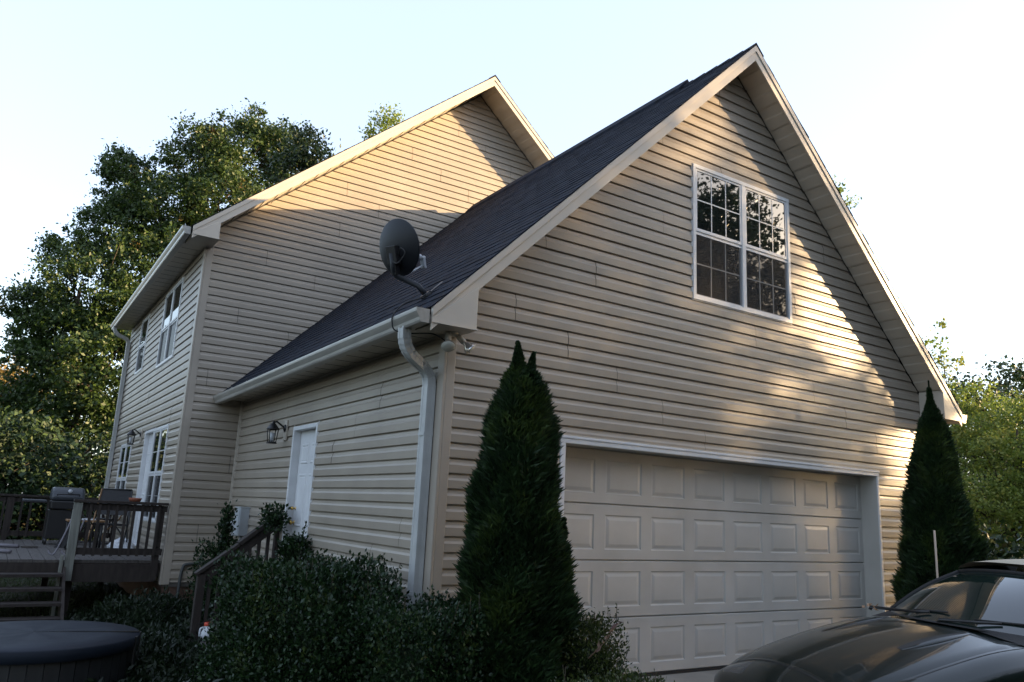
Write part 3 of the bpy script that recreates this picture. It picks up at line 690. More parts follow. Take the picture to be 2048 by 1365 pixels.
for x in (-6.1,-4.2,-2.78,-1.0): post(x,11.4,.3,1.34)
railing((-6.1,6.75,0),(-6.1,11.4,0),34)
# deck stairs (open risers)
for k in range(1,6):
    y=6.70-.215*k; z=DZ-.158*k
    for d in (0,.135):
        m=MB(); m.box(-3.5,-2.135,y-.13+d*.98-.0,y+d*.98-.005,z-.036,z); m.build('stair_tread','darkwood',dk)
for xx in (-2.13,-3.54):
    m=MB(); m.prism([(xx,6.70,DZ-.02),(xx,6.70,DZ-.30),(xx,5.5,-.6),(xx,5.42,-.6),(xx,5.42,-.28)],(.036,0,0)); m.build('stair_stringer','darkwood',dk)
m=MB(); m.box(-2.175,-2.137,6.57,6.66,-.6,.63); m.build('stair_post','greywood',dk)
# things on the deck
t=thing('gas_grill',(-1.95,10.3,DZ),'dark grey closed lid gas grill standing on the deck','grill')
m=MB(); pr=[(-.24,0),(-.235,.07),(-.19,.17),(-.10,.235),(0,.25),(.10,.235),(.20,.16),(.24,.06),(.24,0)]
m.prism([(-1.95-.26,10.3+a,1.31+b*.92) for a,b in pr],(.52,0,0)); m.build('lid','grill',t,bevel=.09)
m=MB(); m.box(-2.20,-1.70,10.06,10.54,1.16,1.305); m.build('firebox','dark',t,bevel=.02)
m=MB(); m.box(-2.21,-1.69,10.10,10.52,.66,1.15); m.build('cart','dark',t,bevel=.01)
m=MB(); m.box(-2.10,-1.80,10.045,10.058,1.20,1.24); m.build('control_panel','red',t) if False else None
m=MB(); m.box(-2.62,-2.26,10.08,10.50,1.27,1.31); m.build('side_shelf','grill',t,bevel=.01)
m=MB(); m.box(-1.64,-1.30,10.08,10.50,1.27,1.31); m.build('side_shelf','grill',t,bevel=.01)
m=MB(); m.tube([(-2.12,10.045,1.40),(-2.12,10.0,1.42),(-1.78,10.0,1.42),(-1.78,10.045,1.40)],.012,8); m.build('lid_handle','dark',t)
m=MB(); m.lathe([(.035,0),(.035,.01),(.0,.012)],(-1.93,10.09,1.475),(0,-1,.5),12); m.build('thermometer','lnb',t)
for sx in(-2.19,-1.71):
    for sy in (10.12,10.50): m=MB(); m.tube([(sx,sy,.56),(sx,sy,.66)],.022,8); m.build('leg','dark',t)
def sling_chair(x,y,rz,label,scale=1):
    t=thing('patio_chair',(x,y,DZ),label,'chair','folding chairs on the deck'); c,s=math.cos(rz),math.sin(rz)
    P=lambda a,b,z:(x+a*c-b*s,y+a*s+b*c,DZ+z)
    for sg in (-1,1):
        m=MB(); m.tube(smooth([P(sg*.25,.30,.02),P(sg*.25,.24,.20),P(sg*.25,-.12,.45),P(sg*.24,-.24,.70),P(sg*.22,-.34,.98)],5),.012,8); m.build('frame_tube','dark' if sg<0 else 'tan',t)
        m=MB(); m.tube(smooth([P(sg*.26,-.30,.02),P(sg*.26,-.20,.20),P(sg*.26,.15,.45),P(sg*.26,.22,.62),P(sg*.26,-.10,.66),P(sg*.25,-.22,.64)],5),.012,8); m.build('arm_tube','dark',t)
    for q0,q1 in ((P(-.22,-.34,.98),P(.22,-.34,.98)),(P(-.25,.30,.02),P(.25,.30,.02)),(P(-.26,-.30,.02),P(.26,-.30,.02))): MB().tube([q0,q1],.012,8).build('cross_tube','dark',t)
    m=MB(); vs=[];n=6
    prf=[(-.345,.985),(-.30,.86),(-.25,.70),(-.20,.58)]
    for b,z in prf: vs+=[P(-.225,b,z),P(.225,b,z)]
    m.add(vs,[(2*i,2*i+1,2*i+3,2*i+2) for i in range(len(prf)-1)]); m.build('backrest','sling',t)
    m=MB(); prf=[(-.18,.45),(0,.42),(.22,.46)]; vs=[]
    for b,z in prf: vs+=[P(-.24,b,z),P(.24,b,z)]
    m.add(vs,[(2*i,2*i+1,2*i+3,2*i+2) for i in range(len(prf)-1)]); m.build('seat','sling',t)
sling_chair(-1.47,8.05,math.pi*.93,'high backed black sling chair on the deck next to the patio table')
sling_chair(-1.30,10.6,.5,'black sling chair farther back on the deck by the wall')
t=thing('folded_chair',(-2.1,7.6,DZ),'folded lounge chair leaning behind the deck corner post','chair')
for dx in (-.05,.12):
    m=MB(); m.tube(smooth([(-2.22+dx,7.62,.62),(-2.19+dx,7.60,.575),(-2.13+dx,7.6,.60),(-2.02+dx,7.66,.92),(-1.98+dx,7.68,1.08)],6),.013,8); m.build('frame_tube','mauve',t)
m=MB(); m.add([(-2.21,7.62,.66),(-2.08,7.62,.66),(-1.88,7.70,1.06),(-2.0,7.70,1.06)],[(0,1,2,3)]); m.build('sling','sling',t)
t=thing('patio_table',(-1.72,9.0,DZ),'small wooden patio table on the deck','table')
m=MB(); m.box(-2.0,-1.45,8.75,9.2,1.0,1.03); m.build('table_top','tan',t,bevel=.005)
for a in(-1.96,-1.49):
    for b in (8.79,9.16): m=MB(); m.tube([(a,b,.56),(a,b,1.0)],.018,8); m.build('leg','dark',t)
m=MB(); m.add([(-1.86,8.78,1.034),(-1.60,8.80,1.034),(-1.58,8.98,1.05),(-1.84,9.0,1.036)],[(0,1,2,3)]); m.box(-1.86,-1.60,8.8,8.98,1.033,1.05)
tag(m.build('folded_paper','plastic_white'),'white folded papers lying on the patio table','paper')
def bag(x,y,z,r,label):
    m=MB(); rs=random.Random(int(x*100)); prof=[(.02,1.15),(.25,1.0),(.7,.75),(1,.4),(.95,.1),(.6,0),(0,0)]; N=18
    vs=[];fs=[]
    for i,(rr,h) in enumerate(prof):
        for k in range(N): a=2*math.pi*k/N; q=rr*r*(1+rs.uniform(-.16,.16)); vs.append((x+q*math.cos(a),y+q*math.sin(a),z+h*r*(1+rs.uniform(-.06,.06))))
    for i in range(len(prof)-1):
        for k in range(N): fs.append((i*N+k,i*N+(k+1)%N,(i+1)*N+(k+1)%N,(i+1)*N+k))
    m.add(vs,fs); return tag(m.build('plastic_bag','bag'),label,'bag','bags by the deck wall')
bag(-1.17,8.7,DZ+.0,.20,'crumpled white plastic bag on the deck below the tall window'); bag(-1.20,8.2,DZ+.0,.16,'smaller pale plastic bag nearer the deck railing')
m=MB(); m.lathe([(0,0),(.07,.0),(.085,.035),(.088,.05),(.075,.05),(.06,.02),(0,.015)],(-1.35,6.66,1.375),(0,0,1),18)
tag(m.build('pot_saucer','terracotta'),'terracotta saucer resting on the deck top rail','saucer')
tag(MB().tube([(-3.3,9.6,DZ+.03),(-2.60,9.08,DZ+.03)],.028,10).build('pipe','mauve'),'grey plastic pipe lying farther back on the deck boards','pipe','loose pipes on the deck')
tag(MB().tube([(-3.3,8.3,DZ+.03),(-2.73,7.8,DZ+.03)],.028,10).build('pipe','mauve'),'grey plastic pipe lying nearer the deck stairs','pipe','loose pipes on the deck')
m=MB(); m.bar((-2.56,9.1,DZ+.02),(-2.33,9.14,DZ+.02),.07,.03); tag(m.build('wood_scrap','wood'),'short board offcut lying on the deck','board')
# ------------------------------------------------------------------ garage side steps with handrail
st=thing('side_steps',(-.5,3.6,-.25),'dark timber steps and slanting handrail up to the white garage side door','steps')
m=MB(); m.box(-.62,-.03,2.95,4.05,.20,.245); m.build('landing','darkwood',st)
for k in range(1,3): m=MB(); m.box(-.62-.135*k,-.49-.135*k,3.0,3.80,.24-.17*k-.04,.24-.17*k); m.build('stair_tread','wood',st)
m=MB(); m.box(-.93,-.84,4.03,4.12,-.35,.60); m.build('rail_post','darkwood',st,bevel=.004)
m=MB(); m.box(-.075,-.033,4.03,4.12,-.30,1.30); m.build('rail_post','darkwood',st)
m=MB(); m.bar((-.955,4.075,.600),(-.50,4.075,.945),.125,.036,up=(0,0,1)); m.build('hand_rail','darkwood',st,bevel=.004)
m=MB(); m.bar((-.50,4.075,.955),(-.04,4.075,1.325),.135,.045,up=(0,0,1)); m.build('hand_rail','darkwood',st,bevel=.004)
m=MB(); m.bar((-.87,4.075,.57),(-.06,4.075,1.215),.038,.13,up=(0,0,1)); m.build('rail_stringer','darkwood',st)
m=MB(); m.bar((-.87,4.075,-.02),(-.06,4.075,.36),.038,.09,up=(0,0,1)); m.build('lower_rail','darkwood',st)
for i in range(7):
    x=-.78+i*.105; m=MB(); m.box(x-.018,x+.018,4.055,4.095,.0+(x+.87)*.47,.60+(x+.87)*.77); m.build('baluster','darkwood',st)
# jug
t=thing('white_jug',(-.775,3.93,gz(-.8,3.95)),'white plastic jug with a red cap beside the stair rail post','jug')
zj=gz(-.8,3.95); m=MB(); m.lathe([(0,0),(.062,0),(.07,.015),(.07,.14),(.066,.17),(.045,.215),(.036,.235),(.036,.25)],(-.775,3.93,zj),(0,0,1),20); m.build('jug_body','plastic_white',t)
m=MB(); m.lathe([(.042,.245),(.044,.25),(.044,.275),(.04,.28),(0,.28)],(-.775,3.93,zj),(0,0,1),20); m.build('cap','red',t)
m=MB(); m.tube(smooth([(-.81,3.91,zj+.23),(-.86,3.89,zj+.22),(-.865,3.885,zj+.15),(-.84,3.90,zj+.11)]),.011,8); m.build('handle','plastic_white',t)
# hot tub
t=thing('hot_tub',(-2.55,3.07,-.6),'round hot tub under a dark folding vinyl cover','hot tub')
cx,cy,cr,cz=-2.55,3.07,.908,.15
m=MB(); m.lathe([(cr-.05,-.9),(cr-.05,-.12),(cr-.10,-.10)],(cx,cy,cz),(0,0,1),64); m.build('cabinet','tub_side',t)
me=None
for k in range(44):
    a=2*math.pi*k/44; c0,s0=math.cos(a),math.sin(a); o_=Vector((c0,s0,0)); tt=Vector((-s0,c0,0))
    if me is None:
        mm=MB(); mm.obox((0,0,-.47),(.008,0,0),(0,.058,0),(0,0,.36)); q=mm.build('cabinet_slat','tub_side',t,bevel=.004); me=q.data; 
    else: q=bpy.data.objects.new('cabinet_slat',me); S.collection.objects.link(q); q.parent=t
    q.location=Vector((cx,cy,cz))+o_*(cr-.043)-WL[t.name]; 
    if k==0:
        for v in me.vertices: v.co+=Vector((0,0,0))+WL[t.name]
    q.rotation_euler=(0,0,a)
fold=math.atan2(.465-3.07+.6,-2.0+2.55)  # fold line direction across the lid
def half(sg):
    d=Vector((.985,-.17,0)).normalized(); nrm=Vector((-d.y,d.x,0))*sg; m=MB(); N=36; vs=[];fs=[]
    rings=[(cr-.01,-.11),(cr+.0,-.10),(cr+.006,-.012),(cr-.004,.0),(cr*.7,.014),(cr*.4,.018),(0.01,.02)]
    for r_,z in rings:
        for k in range(N+1):
            a=math.pi*k/N; p=d*math.cos(a)*r_+nrm*(math.sin(a)*r_+.006); w=.010*math.sin(a*7+sg)*(1 if 0<z<.02 else 0)
            vs.append((cx+p.x,cy+p.y,cz+z+w*.4))
    n=N+1
    for i in range(len(rings)-1):
        for k in range(N): fs.append((i*n+k,i*n+k+1,(i+1)*n+k+1,(i+1)*n+k))
    m.add(vs,fs,True); return m.build('cover_half','tub_lid',t)
half(1); half(-1)
m=MB(); d=Vector((.985,-.17,0)).normalized(); m.bar(Vector((cx,cy,cz+.012))-d*cr,Vector((cx,cy,cz+.012))+d*cr,.02,.012); m.build('cover_hinge','dark',t)
for a in (-.42,-.12,-2.6):
    p=Vector((cx+math.cos(a)*(cr+.008),cy+math.sin(a)*(cr+.008),cz)); tt=Vector((-math.sin(a),math.cos(a),0))
    m=MB(); m.obox(p+Vector((0,0,-.13)),Vector((math.cos(a),math.sin(a),0))*.006,tt*.03,(0,0,.13)); m.build('cover_strap','dark',t)
# ------------------------------------------------------------------ car
CO=Vector((3.02,-2.47,-.05)); CF=Vector((-.954,.30,0)).normalized(); CL=Vector((.30,.954,0)).normalized()
car=thing('parked_car',tuple(CO),'dark green black convertible with tan soft top parked before the garage','car')
def cp(u,v,z): return CO+CF*u+CL*v+Vector((0,0,z))
ST=[(-3.05,.55,.70,.62),(-2.98,.80,.80,.80),(-2.7,.90,.88,.88),(-2.2,.93,.92,.90),(-1.6,.91,.93,.87),(-1.0,.895,.925,.85),(-.4,.885,.925,.83),(0,.875,.92,.795),(.3,.838,.915,.762),(.65,.775,.905,.688),(.98,.695,.885,.600),(1.2,.625,.85,.528),(1.38,.550,.79,.455),(1.49,.49,.70,.44),(1.57,.43,.58,.395),(1.61,.36,.45,.34)]
us=[s[0] for s in ST]
def cub(x,k):
    ys=[s[k] for s in ST]; i=min(max(int(np.searchsorted(us,x))-1,0),len(us)-2); h=us[i+1]-us[i]; t_=(x-us[i])/h
    def sl(j):
        if j==0: return (ys[1]-ys[0])/(us[1]-us[0])
        if j==len(us)-1: return (ys[-1]-ys[-2])/(us[-1]-us[-2])
        return (ys[j+1]-ys[j-1])/(us[j+1]-us[j-1])
    m0,m1=sl(i)*h,sl(i+1)*h
    return (2*t_**3-3*t_**2+1)*ys[i]+(t_**3-2*t_**2+t_)*m0+(-2*t_**3+3*t_**2)*ys[i+1]+(t_**3-t_**2)*m1
def topz(u,s):      # height of the upper surface at |v|/w = s
    zc,w,ze=cub(u,1),cub(u,2),cub(u,3); s=abs(s)
    crown=zc-(zc-ze)*(s/.80)**2.4 if s<.80 else ze-(s-.80)**1.6*2.6*.35*1.0
    fender=.016*math.exp(-((s-.80)/.12)**2)*min(1,max(0,(.9-u)/.8))
    return crown+fender
def body():
    U=np.r_[np.linspace(-3.05,-2.6,8),np.linspace(-2.5,1.1,50),np.linspace(1.15,1.61,16)]
    ss=[0,.1,.2,.3,.4,.5,.6,.68,.74,.78,.82,.86,.90,.935,.965,.985]
    side=[(1.0,.88),(1.008,.74),(1.01,.60),(1.004,.45),(.99,.30),(.96,.12),(.93,0)]
    rows=[]
    for u in U:
        w=cub(u,2); zt_=topz(u,.985); arch=0; zs=.17
        for wc in (.80,-1.62):
            d=abs(u-wc)
            if d<.37: zs=max(zs,min(.27+math.sqrt(.37**2-d*d)-.02,topz(u,.985)-.12))
        r=[(s*w,topz(u,s)) for s in ss]
        for a,h in side: r.append((a*w,zs+(zt_-.02-zs)*h))
        r.append((.55*w,min(zs,.30) if u<1.5 else .3))
        rows.append([(u,v,z) for v,z in r])
    n=len(rows[0]); vs=[];fs=[]
    for r in rows: vs+=[cp(*p) for p in r]+[cp(p[0],-p[1],p[2]) for p in r]
    N=2*n
    for i in range(len(rows)-1):
        for k in range(n-1):
            fs.append((i*N+k,i*N+k+1,(i+1)*N+k+1,(i+1)*N+k)); fs.append((i*N+n+k,(i+1)*N+n+k,(i+1)*N+n+k+1,i*N+n+k+1))
    e=(len(rows)-1)*N
    for k in range(n-1): fs.append((e+k,e+k+1,e+n+k+1,e+n+k)); fs.append((k+1,k,n+k,n+k+1))
    return MB().add(vs,fs,True).build('body','paint',car)
body()
def panel(u0,u1,s0f,s1f,off,name,mt,nu=26,ns=28,skirt=.012):
    vs=[];fs=[]
    for i in range(nu+1):
        u=u0+(u1-u0)*i/nu
        for j in range(ns+1):
            a,b=s0f(u),s1f(u); s=a+(b-a)*j/ns
            edge=(i in(0,nu)) or (j in(0,ns)); z=topz(u,s)+(off-skirt if edge else off)
            vs.append(cp(u,s*cub(u,2),z))
    n=ns+1
    for i in range(nu):
        for j in range(ns): fs.append((i*n+j,i*n+j+1,(i+1)*n+j+1,(i+1)*n+j))
    return MB().add(vs,fs,True).build(name,mt,car)
hb=lambda u:.80-.06*max(0,u-1.0)/.6
hood=panel(.05,1.33,lambda u:-hb(u),hb,.007,'hood','paint')
# shut lines as narrow dark strips beside the hood
for sg in (-1,1):
    m=MB(); vs=[]
    for i in range(30):
        u=.03+(1.35-.03)*i/29; s=sg*(hb(u)+.002)
        for ds in (-.005,.005): vs.append(cp(u,(s+ds)*cub(u,2),topz(u,s+ds)+.0015))
    m.add(vs,[(2*i,2*i+1,2*i+3,2*i+2) for i in range(29)]); m.build('shut_line','rubber',car)
m=MB(); vs=[]
for i in range(30):
    s=-.79+1.58*i/29
    for du in (-.006,.006): vs.append(cp(1.338+du,s*cub(1.338,2),topz(1.338+du,s)+.002))
m.add(vs,[(2*i,2*i+1,2*i+3,2*i+2) for i in range(29)]); m.build('shut_line','rubber',car)
for sg in (-1,1):   # hood vents
    v0=sg*.40; vs=[];fs=[]; m=MB()
    for i in range(13):
        t_=i/12; u=.72-.58*t_; wd=.006+.034*math.sin(math.pi*min(1,t_*.85+.10))**.8; w=cub(u,2)
        for k,(dv,dz) in enumerate(((-1.35,.006),(-.9,.026*math.sin(math.pi*min(1,t_*.8+.1))),(-.75,.010))):
            v=v0+sg*0+dv*wd; vs.append(cp(u,v,topz(u,v/w)+dz+.004))
    for i in range(12):
        for k in range(2): fs.append((i*3+k,i*3+k+1,(i+1)*3+k+1,(i+1)*3+k))
    m.add(vs,fs,True); vn=m.build('hood_vent','paint',car)
    m=MB(); vs=[]
    for i in range(13):
        t_=i/12; u=.72-.58*t_; wd=.006+.034*math.sin(math.pi*min(1,t_*.85+.10))**.8; w=cub(u,2)
        for dv in (-.75,1.5): v=v0+dv*wd; vs.append(cp(u,v,topz(u,v/w)+.0095))
    m.add(vs,[(2*i,2*i+1,2*i+3,2*i+2) for i in range(12)]); m.build('vent_opening','rubber',vn)
    # headlamps
    vs=[];fs=[]
    for i in range(7):
        u=1.36+.17*i/6
        for j in range(7): s=sg*(.42+.50*j/6)*(1-.10*i/6); vs.append(cp(u,s*cub(u,2),topz(u,s)+.004+(.0 if 0<i<6 and 0<j<6 else -.006)))
    for i in range(6):
        for j in range(6): fs.append((i*7+j,i*7+j+1,(i+1)*7+j+1,(i+1)*7+j))
    MB().add(vs,fs,True).build('headlamp','lampglass',car)
    m=MB(); m.lathe([(0,.055),(.05,.05),(.075,.02),(.08,-.02),(.06,-.06),(0,-.07)],cp(-.80,sg*.99,.90),CF,18); m.build('mirror','paint',car)
    m=MB(); m.bar(cp(-.76,sg*.85,.86),cp(-.80,sg*.97,.88),.06,.03); m.build('mirror_arm','paint',car)
# windscreen
def ws(tb,tl):     # tb 0 bottom..1 top, tl -1..1
    ub=.10-.34*tl*tl**1; ut=-.70-.12*tl*tl
    vb,vt=.80*tl,.60*tl; zb=.885-.03*tl*tl; ztp=1.245-.035*tl*tl
    e=tb; bul=.03*math.sin(math.pi*tb)
    return cp(ub+(ut-ub)*e+bul*.6,vb+(vt-vb)*e,zb+(ztp-zb)*e+bul)
def grid(f,n1,n2):
    vs=[f(i/n1,-1+2*j/n2) for i in range(n1+1) for j in range(n2+1)]; n=n2+1
    return MB().add(vs,[(i*n+j,i*n+j+1,(i+1)*n+j+1,(i+1)*n+j) for i in range(n1) for j in range(n2)],True)
grid(ws,12,24).build('windscreen','carglass',car)
m=MB()
for sg in(-1,1): m.tube([ws(i/10,sg)+Vector((0,0,.002)) for i in range(11)],.017,8)
m.build('windscreen_pillar','rubber',car)
m=MB(); m.tube([ws(1,-1+2*i/16)+Vector((0,0,.002)) for i in range(17)],.018,8); m.build('windscreen_header','rubber',car)
m=MB(); vs=[]
for i in range(25):
    tl=-1+2*i/24; p=ws(0,tl); w=.80*tl; vs.append(p+Vector((0,0,.004))); vs.append(p+CF*.03+Vector((0,0,-.004))); vs.append(cp(.055-.06*tl*tl,w*1.0,topz(.055,abs(w)/.92)+.012))
m.add(vs,[(3*i+k,3*i+k+1,3*i+k+4,3*i+k+3) for i in range(24) for k in range(2)]); m.build('cowl_panel','rubber',car)
for (a,b,c) in ((.62,-.12,.10),(-.10,-.78,.10)):
    p0=cp(.07,a,.885); pts=[p0,ws(.05,a)+Vector((0,0,.02)),ws(.10,(a+b)/2)+Vector((0,0,.02)),ws(.13,b)+Vector((0,0,.018))]
    m=MB(); m.tube([p0+CF*.03,p0+CF*.02+Vector((0,0,.02)),ws(.05,a*.5+b*.5)+CF*.02+Vector((0,0,.018)),ws(.08,b*.75+a*.25)+Vector((0,0,.018))],[.016,.013,.010,.008],8); m.build('wiper_arm','dark',car)
    m=MB(); m.tube([ws(.075,a*.55+b*.45)+Vector((0,0,.018)),ws(.12,b*1.02)+Vector((0,0,.016))],.008,6); m.build('wiper_blade','rubber',car)
# soft top and side glass
def top(tb,tl):
    u=-.72-1.25*tb; hw=.60+.03*math.sin(math.pi*tb)
    zc=1.272+.035*math.sin(math.pi*min(1,tb*1.2))-.33*max(0,tb-.62)**1.5*3.6
    a=abs(tl); sgn=1 if tl>=0 else -1
    z=zc+.035-.05*a**3-.05*max(0,a-.85)*4; return cp(u-.10*(tl*tl)*(1-tb),sgn*a*hw*(1.04 if a>.9 else 1),z+.01)
grid(top,20,24).build('soft_top','cloth',car)
for sg in(-1,1):
    m=MB(); vs=[]
    for i in range(13):
        tb=i/12; p=top(tb*.80,sg); b=cp(-.30-1.45*tb,sg*.83,.90-.0*tb)
        if i==0: p=ws(1,sg); b=ws(0,sg)
        vs+=[b,p]
    m.add(vs,[(2*i,2*i+1,2*i+3,2*i+2) for i in range(9)],True); m.build('side_window','carglass',car)
    m=MB(); m.add(vs,[(2*i,2*i+1,2*i+3,2*i+2) for i in range(9,12)],True); m.build('soft_top_quarter','cloth',car)
for (u,sg) in ((.80,1),(.80,-1),(-1.62,1),(-1.62,-1)):
    c=cp(u,sg*.73,.27); m=MB(); m.lathe([(.18,.10),(.25,.10),(.268,.07),(.27,0),(.265,-.08),(.24,-.10),(.18,-.10)],c,CL*sg,36); wh=m.build('wheel','rubber',car)
    m=MB(); m.lathe([(.0,.06),(.05,.06),(.06,.05),(.17,.085),(.185,.095)],c,CL*sg,36); m.build('rim','gutter',wh)
    m=MB(); m.lathe([(0,-.02),(.24,-.02),(.24,.0)],c-CL*sg*.12,CL*sg,24); m.build('wheel_well','rubber',wh)
# dry leaves caught on the cowl
rs=random.Random(5); V=[]
for k in range(9):
    c=cp(.10+rs.uniform(-.05,.04),.60+rs.uniform(-.07,.07),.895+rs.uniform(0,.03)); a=Vector((rs.uniform(-1,1),rs.uniform(-1,1),rs.uniform(-.6,.6))).normalized()*.028; b=a.orthogonal().normalized()*.014
    V+=[c-a,c-b,c+a,c+b]
tag(quads('dry_leaves',V,'tan'),'small clump of dry brown leaves at the windscreen base','leaves',kind='stuff')
# ------------------------------------------------------------------ vegetation
def rhombs(C,rs,ln,wd,up=None,upw=0.0,jit=.35):
    n=len(C); a=rs.normal(size=(n,3)); 
    if up is not None: a=a*(1-upw)+np.asarray(up)*upw*1.6
    a/=np.linalg.norm(a,axis=1)[:,None]; b=rs.normal(size=(n,3)); b-=a*(a*b).sum(1)[:,None]; b/=np.linalg.norm(b,axis=1)[:,None]
    s=(1+1.5*jit*(rs.rand(n)*2-1))[:,None]; a=a*ln*s/2; b=b*wd*s/2
    return np.stack([C-a,C-a*.1+b,C+a,C-a*.1-b],1).reshape(-1,3)
def tree(name,label,cat,base,blobs,group=None,leaf='deep',size=.14,dens=14,clump=55,sig=.20,trunk_r=.22,seed=1,trunk_top=None,branches=True,shell=.45):
    rs=np.random.RandomState(seed); base=Vector(base); t=thing(name,tuple(base),label,cat,group)
    pts=[]; cl=[]
    for (x,y,z,r) in blobs:
        n=max(3,int(dens*r*r*2.2)); d=rs.normal(size=(n,3)); d/=np.linalg.norm(d,axis=1)[:,None]
        rad=r*(shell+(1-shell)*rs.rand(n))**.6; rad=rad*(1+.32*rs.rand(n)*(rs.rand(n)<.36)); c=np.array([x,y,z])+d*rad[:,None]*np.array([1,1,.9]); cl.append(c)
        for q in c:
            k=int(clump*(.5+rs.rand())); s=sig*(.6+.8*rs.rand())
            pts.append(q+rs.normal(size=(k,3))*np.array([s,s,s*.7]))
    P=np.concatenate(pts); P=P[P[:,2]>base.z+.15]
    quads('crown',rhombs(P,rs,size,size*.55),leaf,t)
    top=trunk_top or (np.mean([b[0] for b in blobs]),np.mean([b[1] for b in blobs]),max(b[2] for b in blobs)*.85+base.z*.15)
    top=Vector([float(v) for v in top]); m=MB(); n=7; line=[base.lerp(top,i/n)+Vector((rs.uniform(-.1,.1),rs.uniform(-.1,.1),0))*(i>0) for i in range(n+1)]
    line[0]=base-Vector((0,0,.3)); m.tube(line,[trunk_r*(1-.85*i/n) for i in range(n+1)],10); m.build('trunk','bark',t)
    if branches:
        m=MB()
        for bi_,(x,y,z,r) in enumerate(blobs):
            e=Vector((x,y,z)); f=min(.95,max(.15,((z-r*.8)-base.z)/(top.z-base.z)*.8)); s=line[0].lerp(line[-1],f)
            mid=s.lerp(e,.5)+Vector((0,0,.08*r)); rr=trunk_r*(1-.8*f)*.55
            m.tube([s,mid,e],[rr,rr*.6,rr*.3],6)
            cc=cl[bi_]
            for q in cc[rs.permutation(len(cc))[:min(9,len(cc))]]: q=Vector([float(v) for v in q]); m.tube([mid.lerp(e,.5),mid.lerp(q,.7)+Vector((0,0,.05)),q],[rr*.35,rr*.2,.006],4)
        m.build('branches','bark',t)
    return t
C0=(-3.0972,-5.8884,1.4817)
def far(bl,k): return [tuple(C0[i]+(b[i]-C0[i])*k for i in range(3))+(b[3]*k,) for b in bl]
# the great oaks behind the house
oakA=[(1.84,17.49,11.63,1.46),(2.69,16.85,11.98,.84),(.67,17.18,11.01,1.25),(1.17,16.06,9.39,1.26),(-.96,18.39,10.34,.95),(-.19,17.03,9.04,1.33),(-1.24,17.82,8.56,1.05),(-.08,16.23,7.12,1.47),(-1.41,18.54,10.89,.51),(2.05,17.07,12.7,.46),(1.2,17.0,5.5,1.6),(.9,17.5,8.0,1.5),(2.6,17.6,9.6,1.4)]
oakB=[(-2.33,17.5,7.79,.6),(-1.55,16.14,6.4,1.4),(-2.61,16.94,5.97,.77),(-3.11,17.23,6.06,.45),(-2.08,16.85,4.99,1.15),(-2.84,17.32,5.07,.64),(-1.14,15.19,4.39,1.33),(-2.09,17.18,3.73,1.15),(-2.7,17.81,2.82,1.15),(-1.26,15.73,2.59,1.33),(-.55,15.11,3.23,.73),(-3.05,17.81,3.68,.64),(-.5,15.5,5.6,1.1)]
tree('oak_tree','tall broad oak crown rising behind the left roof','tree',(2.6,34,-1.1),far(oakA,1.75),'oaks behind the house','oak',.16,14,74,.22,.5,11)
tree('oak_tree','lower spreading oak left of the house reaching over the deck','tree',(-.8,33.5,-1.1),far(oakB,1.75),'oaks behind the house','oak',.16,14,74,.22,.45,12)
tree('dark_tree','small dark tree top just above the left roof slope','tree',(5.2,22.0,-.8),[(4.93,22.02,14.65,.86),(5.5,21.79,14.11,.77),(4.76,22.37,13.7,.96),(5.3,22,12.5,1.2)],None,'deep',.14,18,60,.25,.25,13)
tree('tall_tree','lone tree top peeping over the middle of the left gable roof','tree',(7.4,20.3,-.8),[(7.4,20.11,15.92,.50),(7.25,20.28,15.35,.57),(7.6,20.2,14.6,.8)],None,'light',.12,18,50,.18,.2,14)
tree('yellow_tree','distant yellowing tree at the far left edge','tree',(-3.4,47.3,-1.4),[(-3.51,47.33,8.09,.86),(-2.64,47.2,6.45,1.58),(-4.24,48.18,6.64,1.72),(-3.2,47.5,4.0,1.8)],None,'autumn',.22,10,50,.32,.2,15)
k_=0
for (x,y,z,r,lf,lab) in ((-5.5,21,1.8,2.2,'deep','dark undergrowth tree far left behind the deck'),(-2.8,22.5,1.4,2.0,'deep','dark undergrowth tree left behind the grill'),(-.6,21,1.0,1.8,'deep','dark undergrowth tree close behind the house corner'),(-4.3,30,1.6,2.4,'deep','understory tree deep in the dark woods at the left edge'),(-9,26,3.2,3.2,'deep','broad dark tree outside the left of the deck'),(-13,20,4.5,4,'deep','large dark tree left of the yard')):
    tree('undergrowth_tree',lab,'tree',(x,y,gz(x,y)),[(x,y,z,r),(x+.9*r,y+.3,z-.3*r,r*.7),(x-.9*r,y-.2,z-.2*r,r*.75),(x+.2,y,z+.7*r,r*.6)],'trees behind the deck','arb',.15,11,60,.27,.15,20+k_); k_+=1
# right hand side
tree('broad_tree','sunlit yellow green tree behind the right arborvitae','tree',(17.6,3.9,-.3),[(17.75,4.37,4.21,.77),(19.58,4.37,4.39,.94),(17.58,4.64,3.57,.64),(17.18,3.83,3.03,1.09),(17.91,3.38,2.95,1.09),(15.95,3.63,2.14,.8),(16.77,3.18,1.85,1.03),(17.54,4.34,4.83,.45),(19.16,3.48,4.16,1.02),(18.6,2.6,3.2,1.2),(19.8,2.6,2.0,1.4),(18.2,3.0,1.2,1.3)],None,'light',.075,34,60,.14,.16,31)
tree('sapling','thin sparse sapling against the sky right of the roof end','tree',(16.9,4.9,-.3),[(16.58,4.62,6.16,.32),(16.87,4.56,5.67,.38),(16.53,4.74,5.78,.32),(17.03,4.62,5.05,.32),(16.55,4.5,6.66,.12)],None,'light',.10,26,16,.10,.05,32,shell=.2)
tree('tall_tree','tree top just peeping over the steep right roof edge','tree',(21,10,-.4),[(20.3,9.9,13.35,.33),(20.6,9.85,12.7,.33),(19.4,10,11.0,.6)],None,'light',.11,22,40,.14,.2,33)
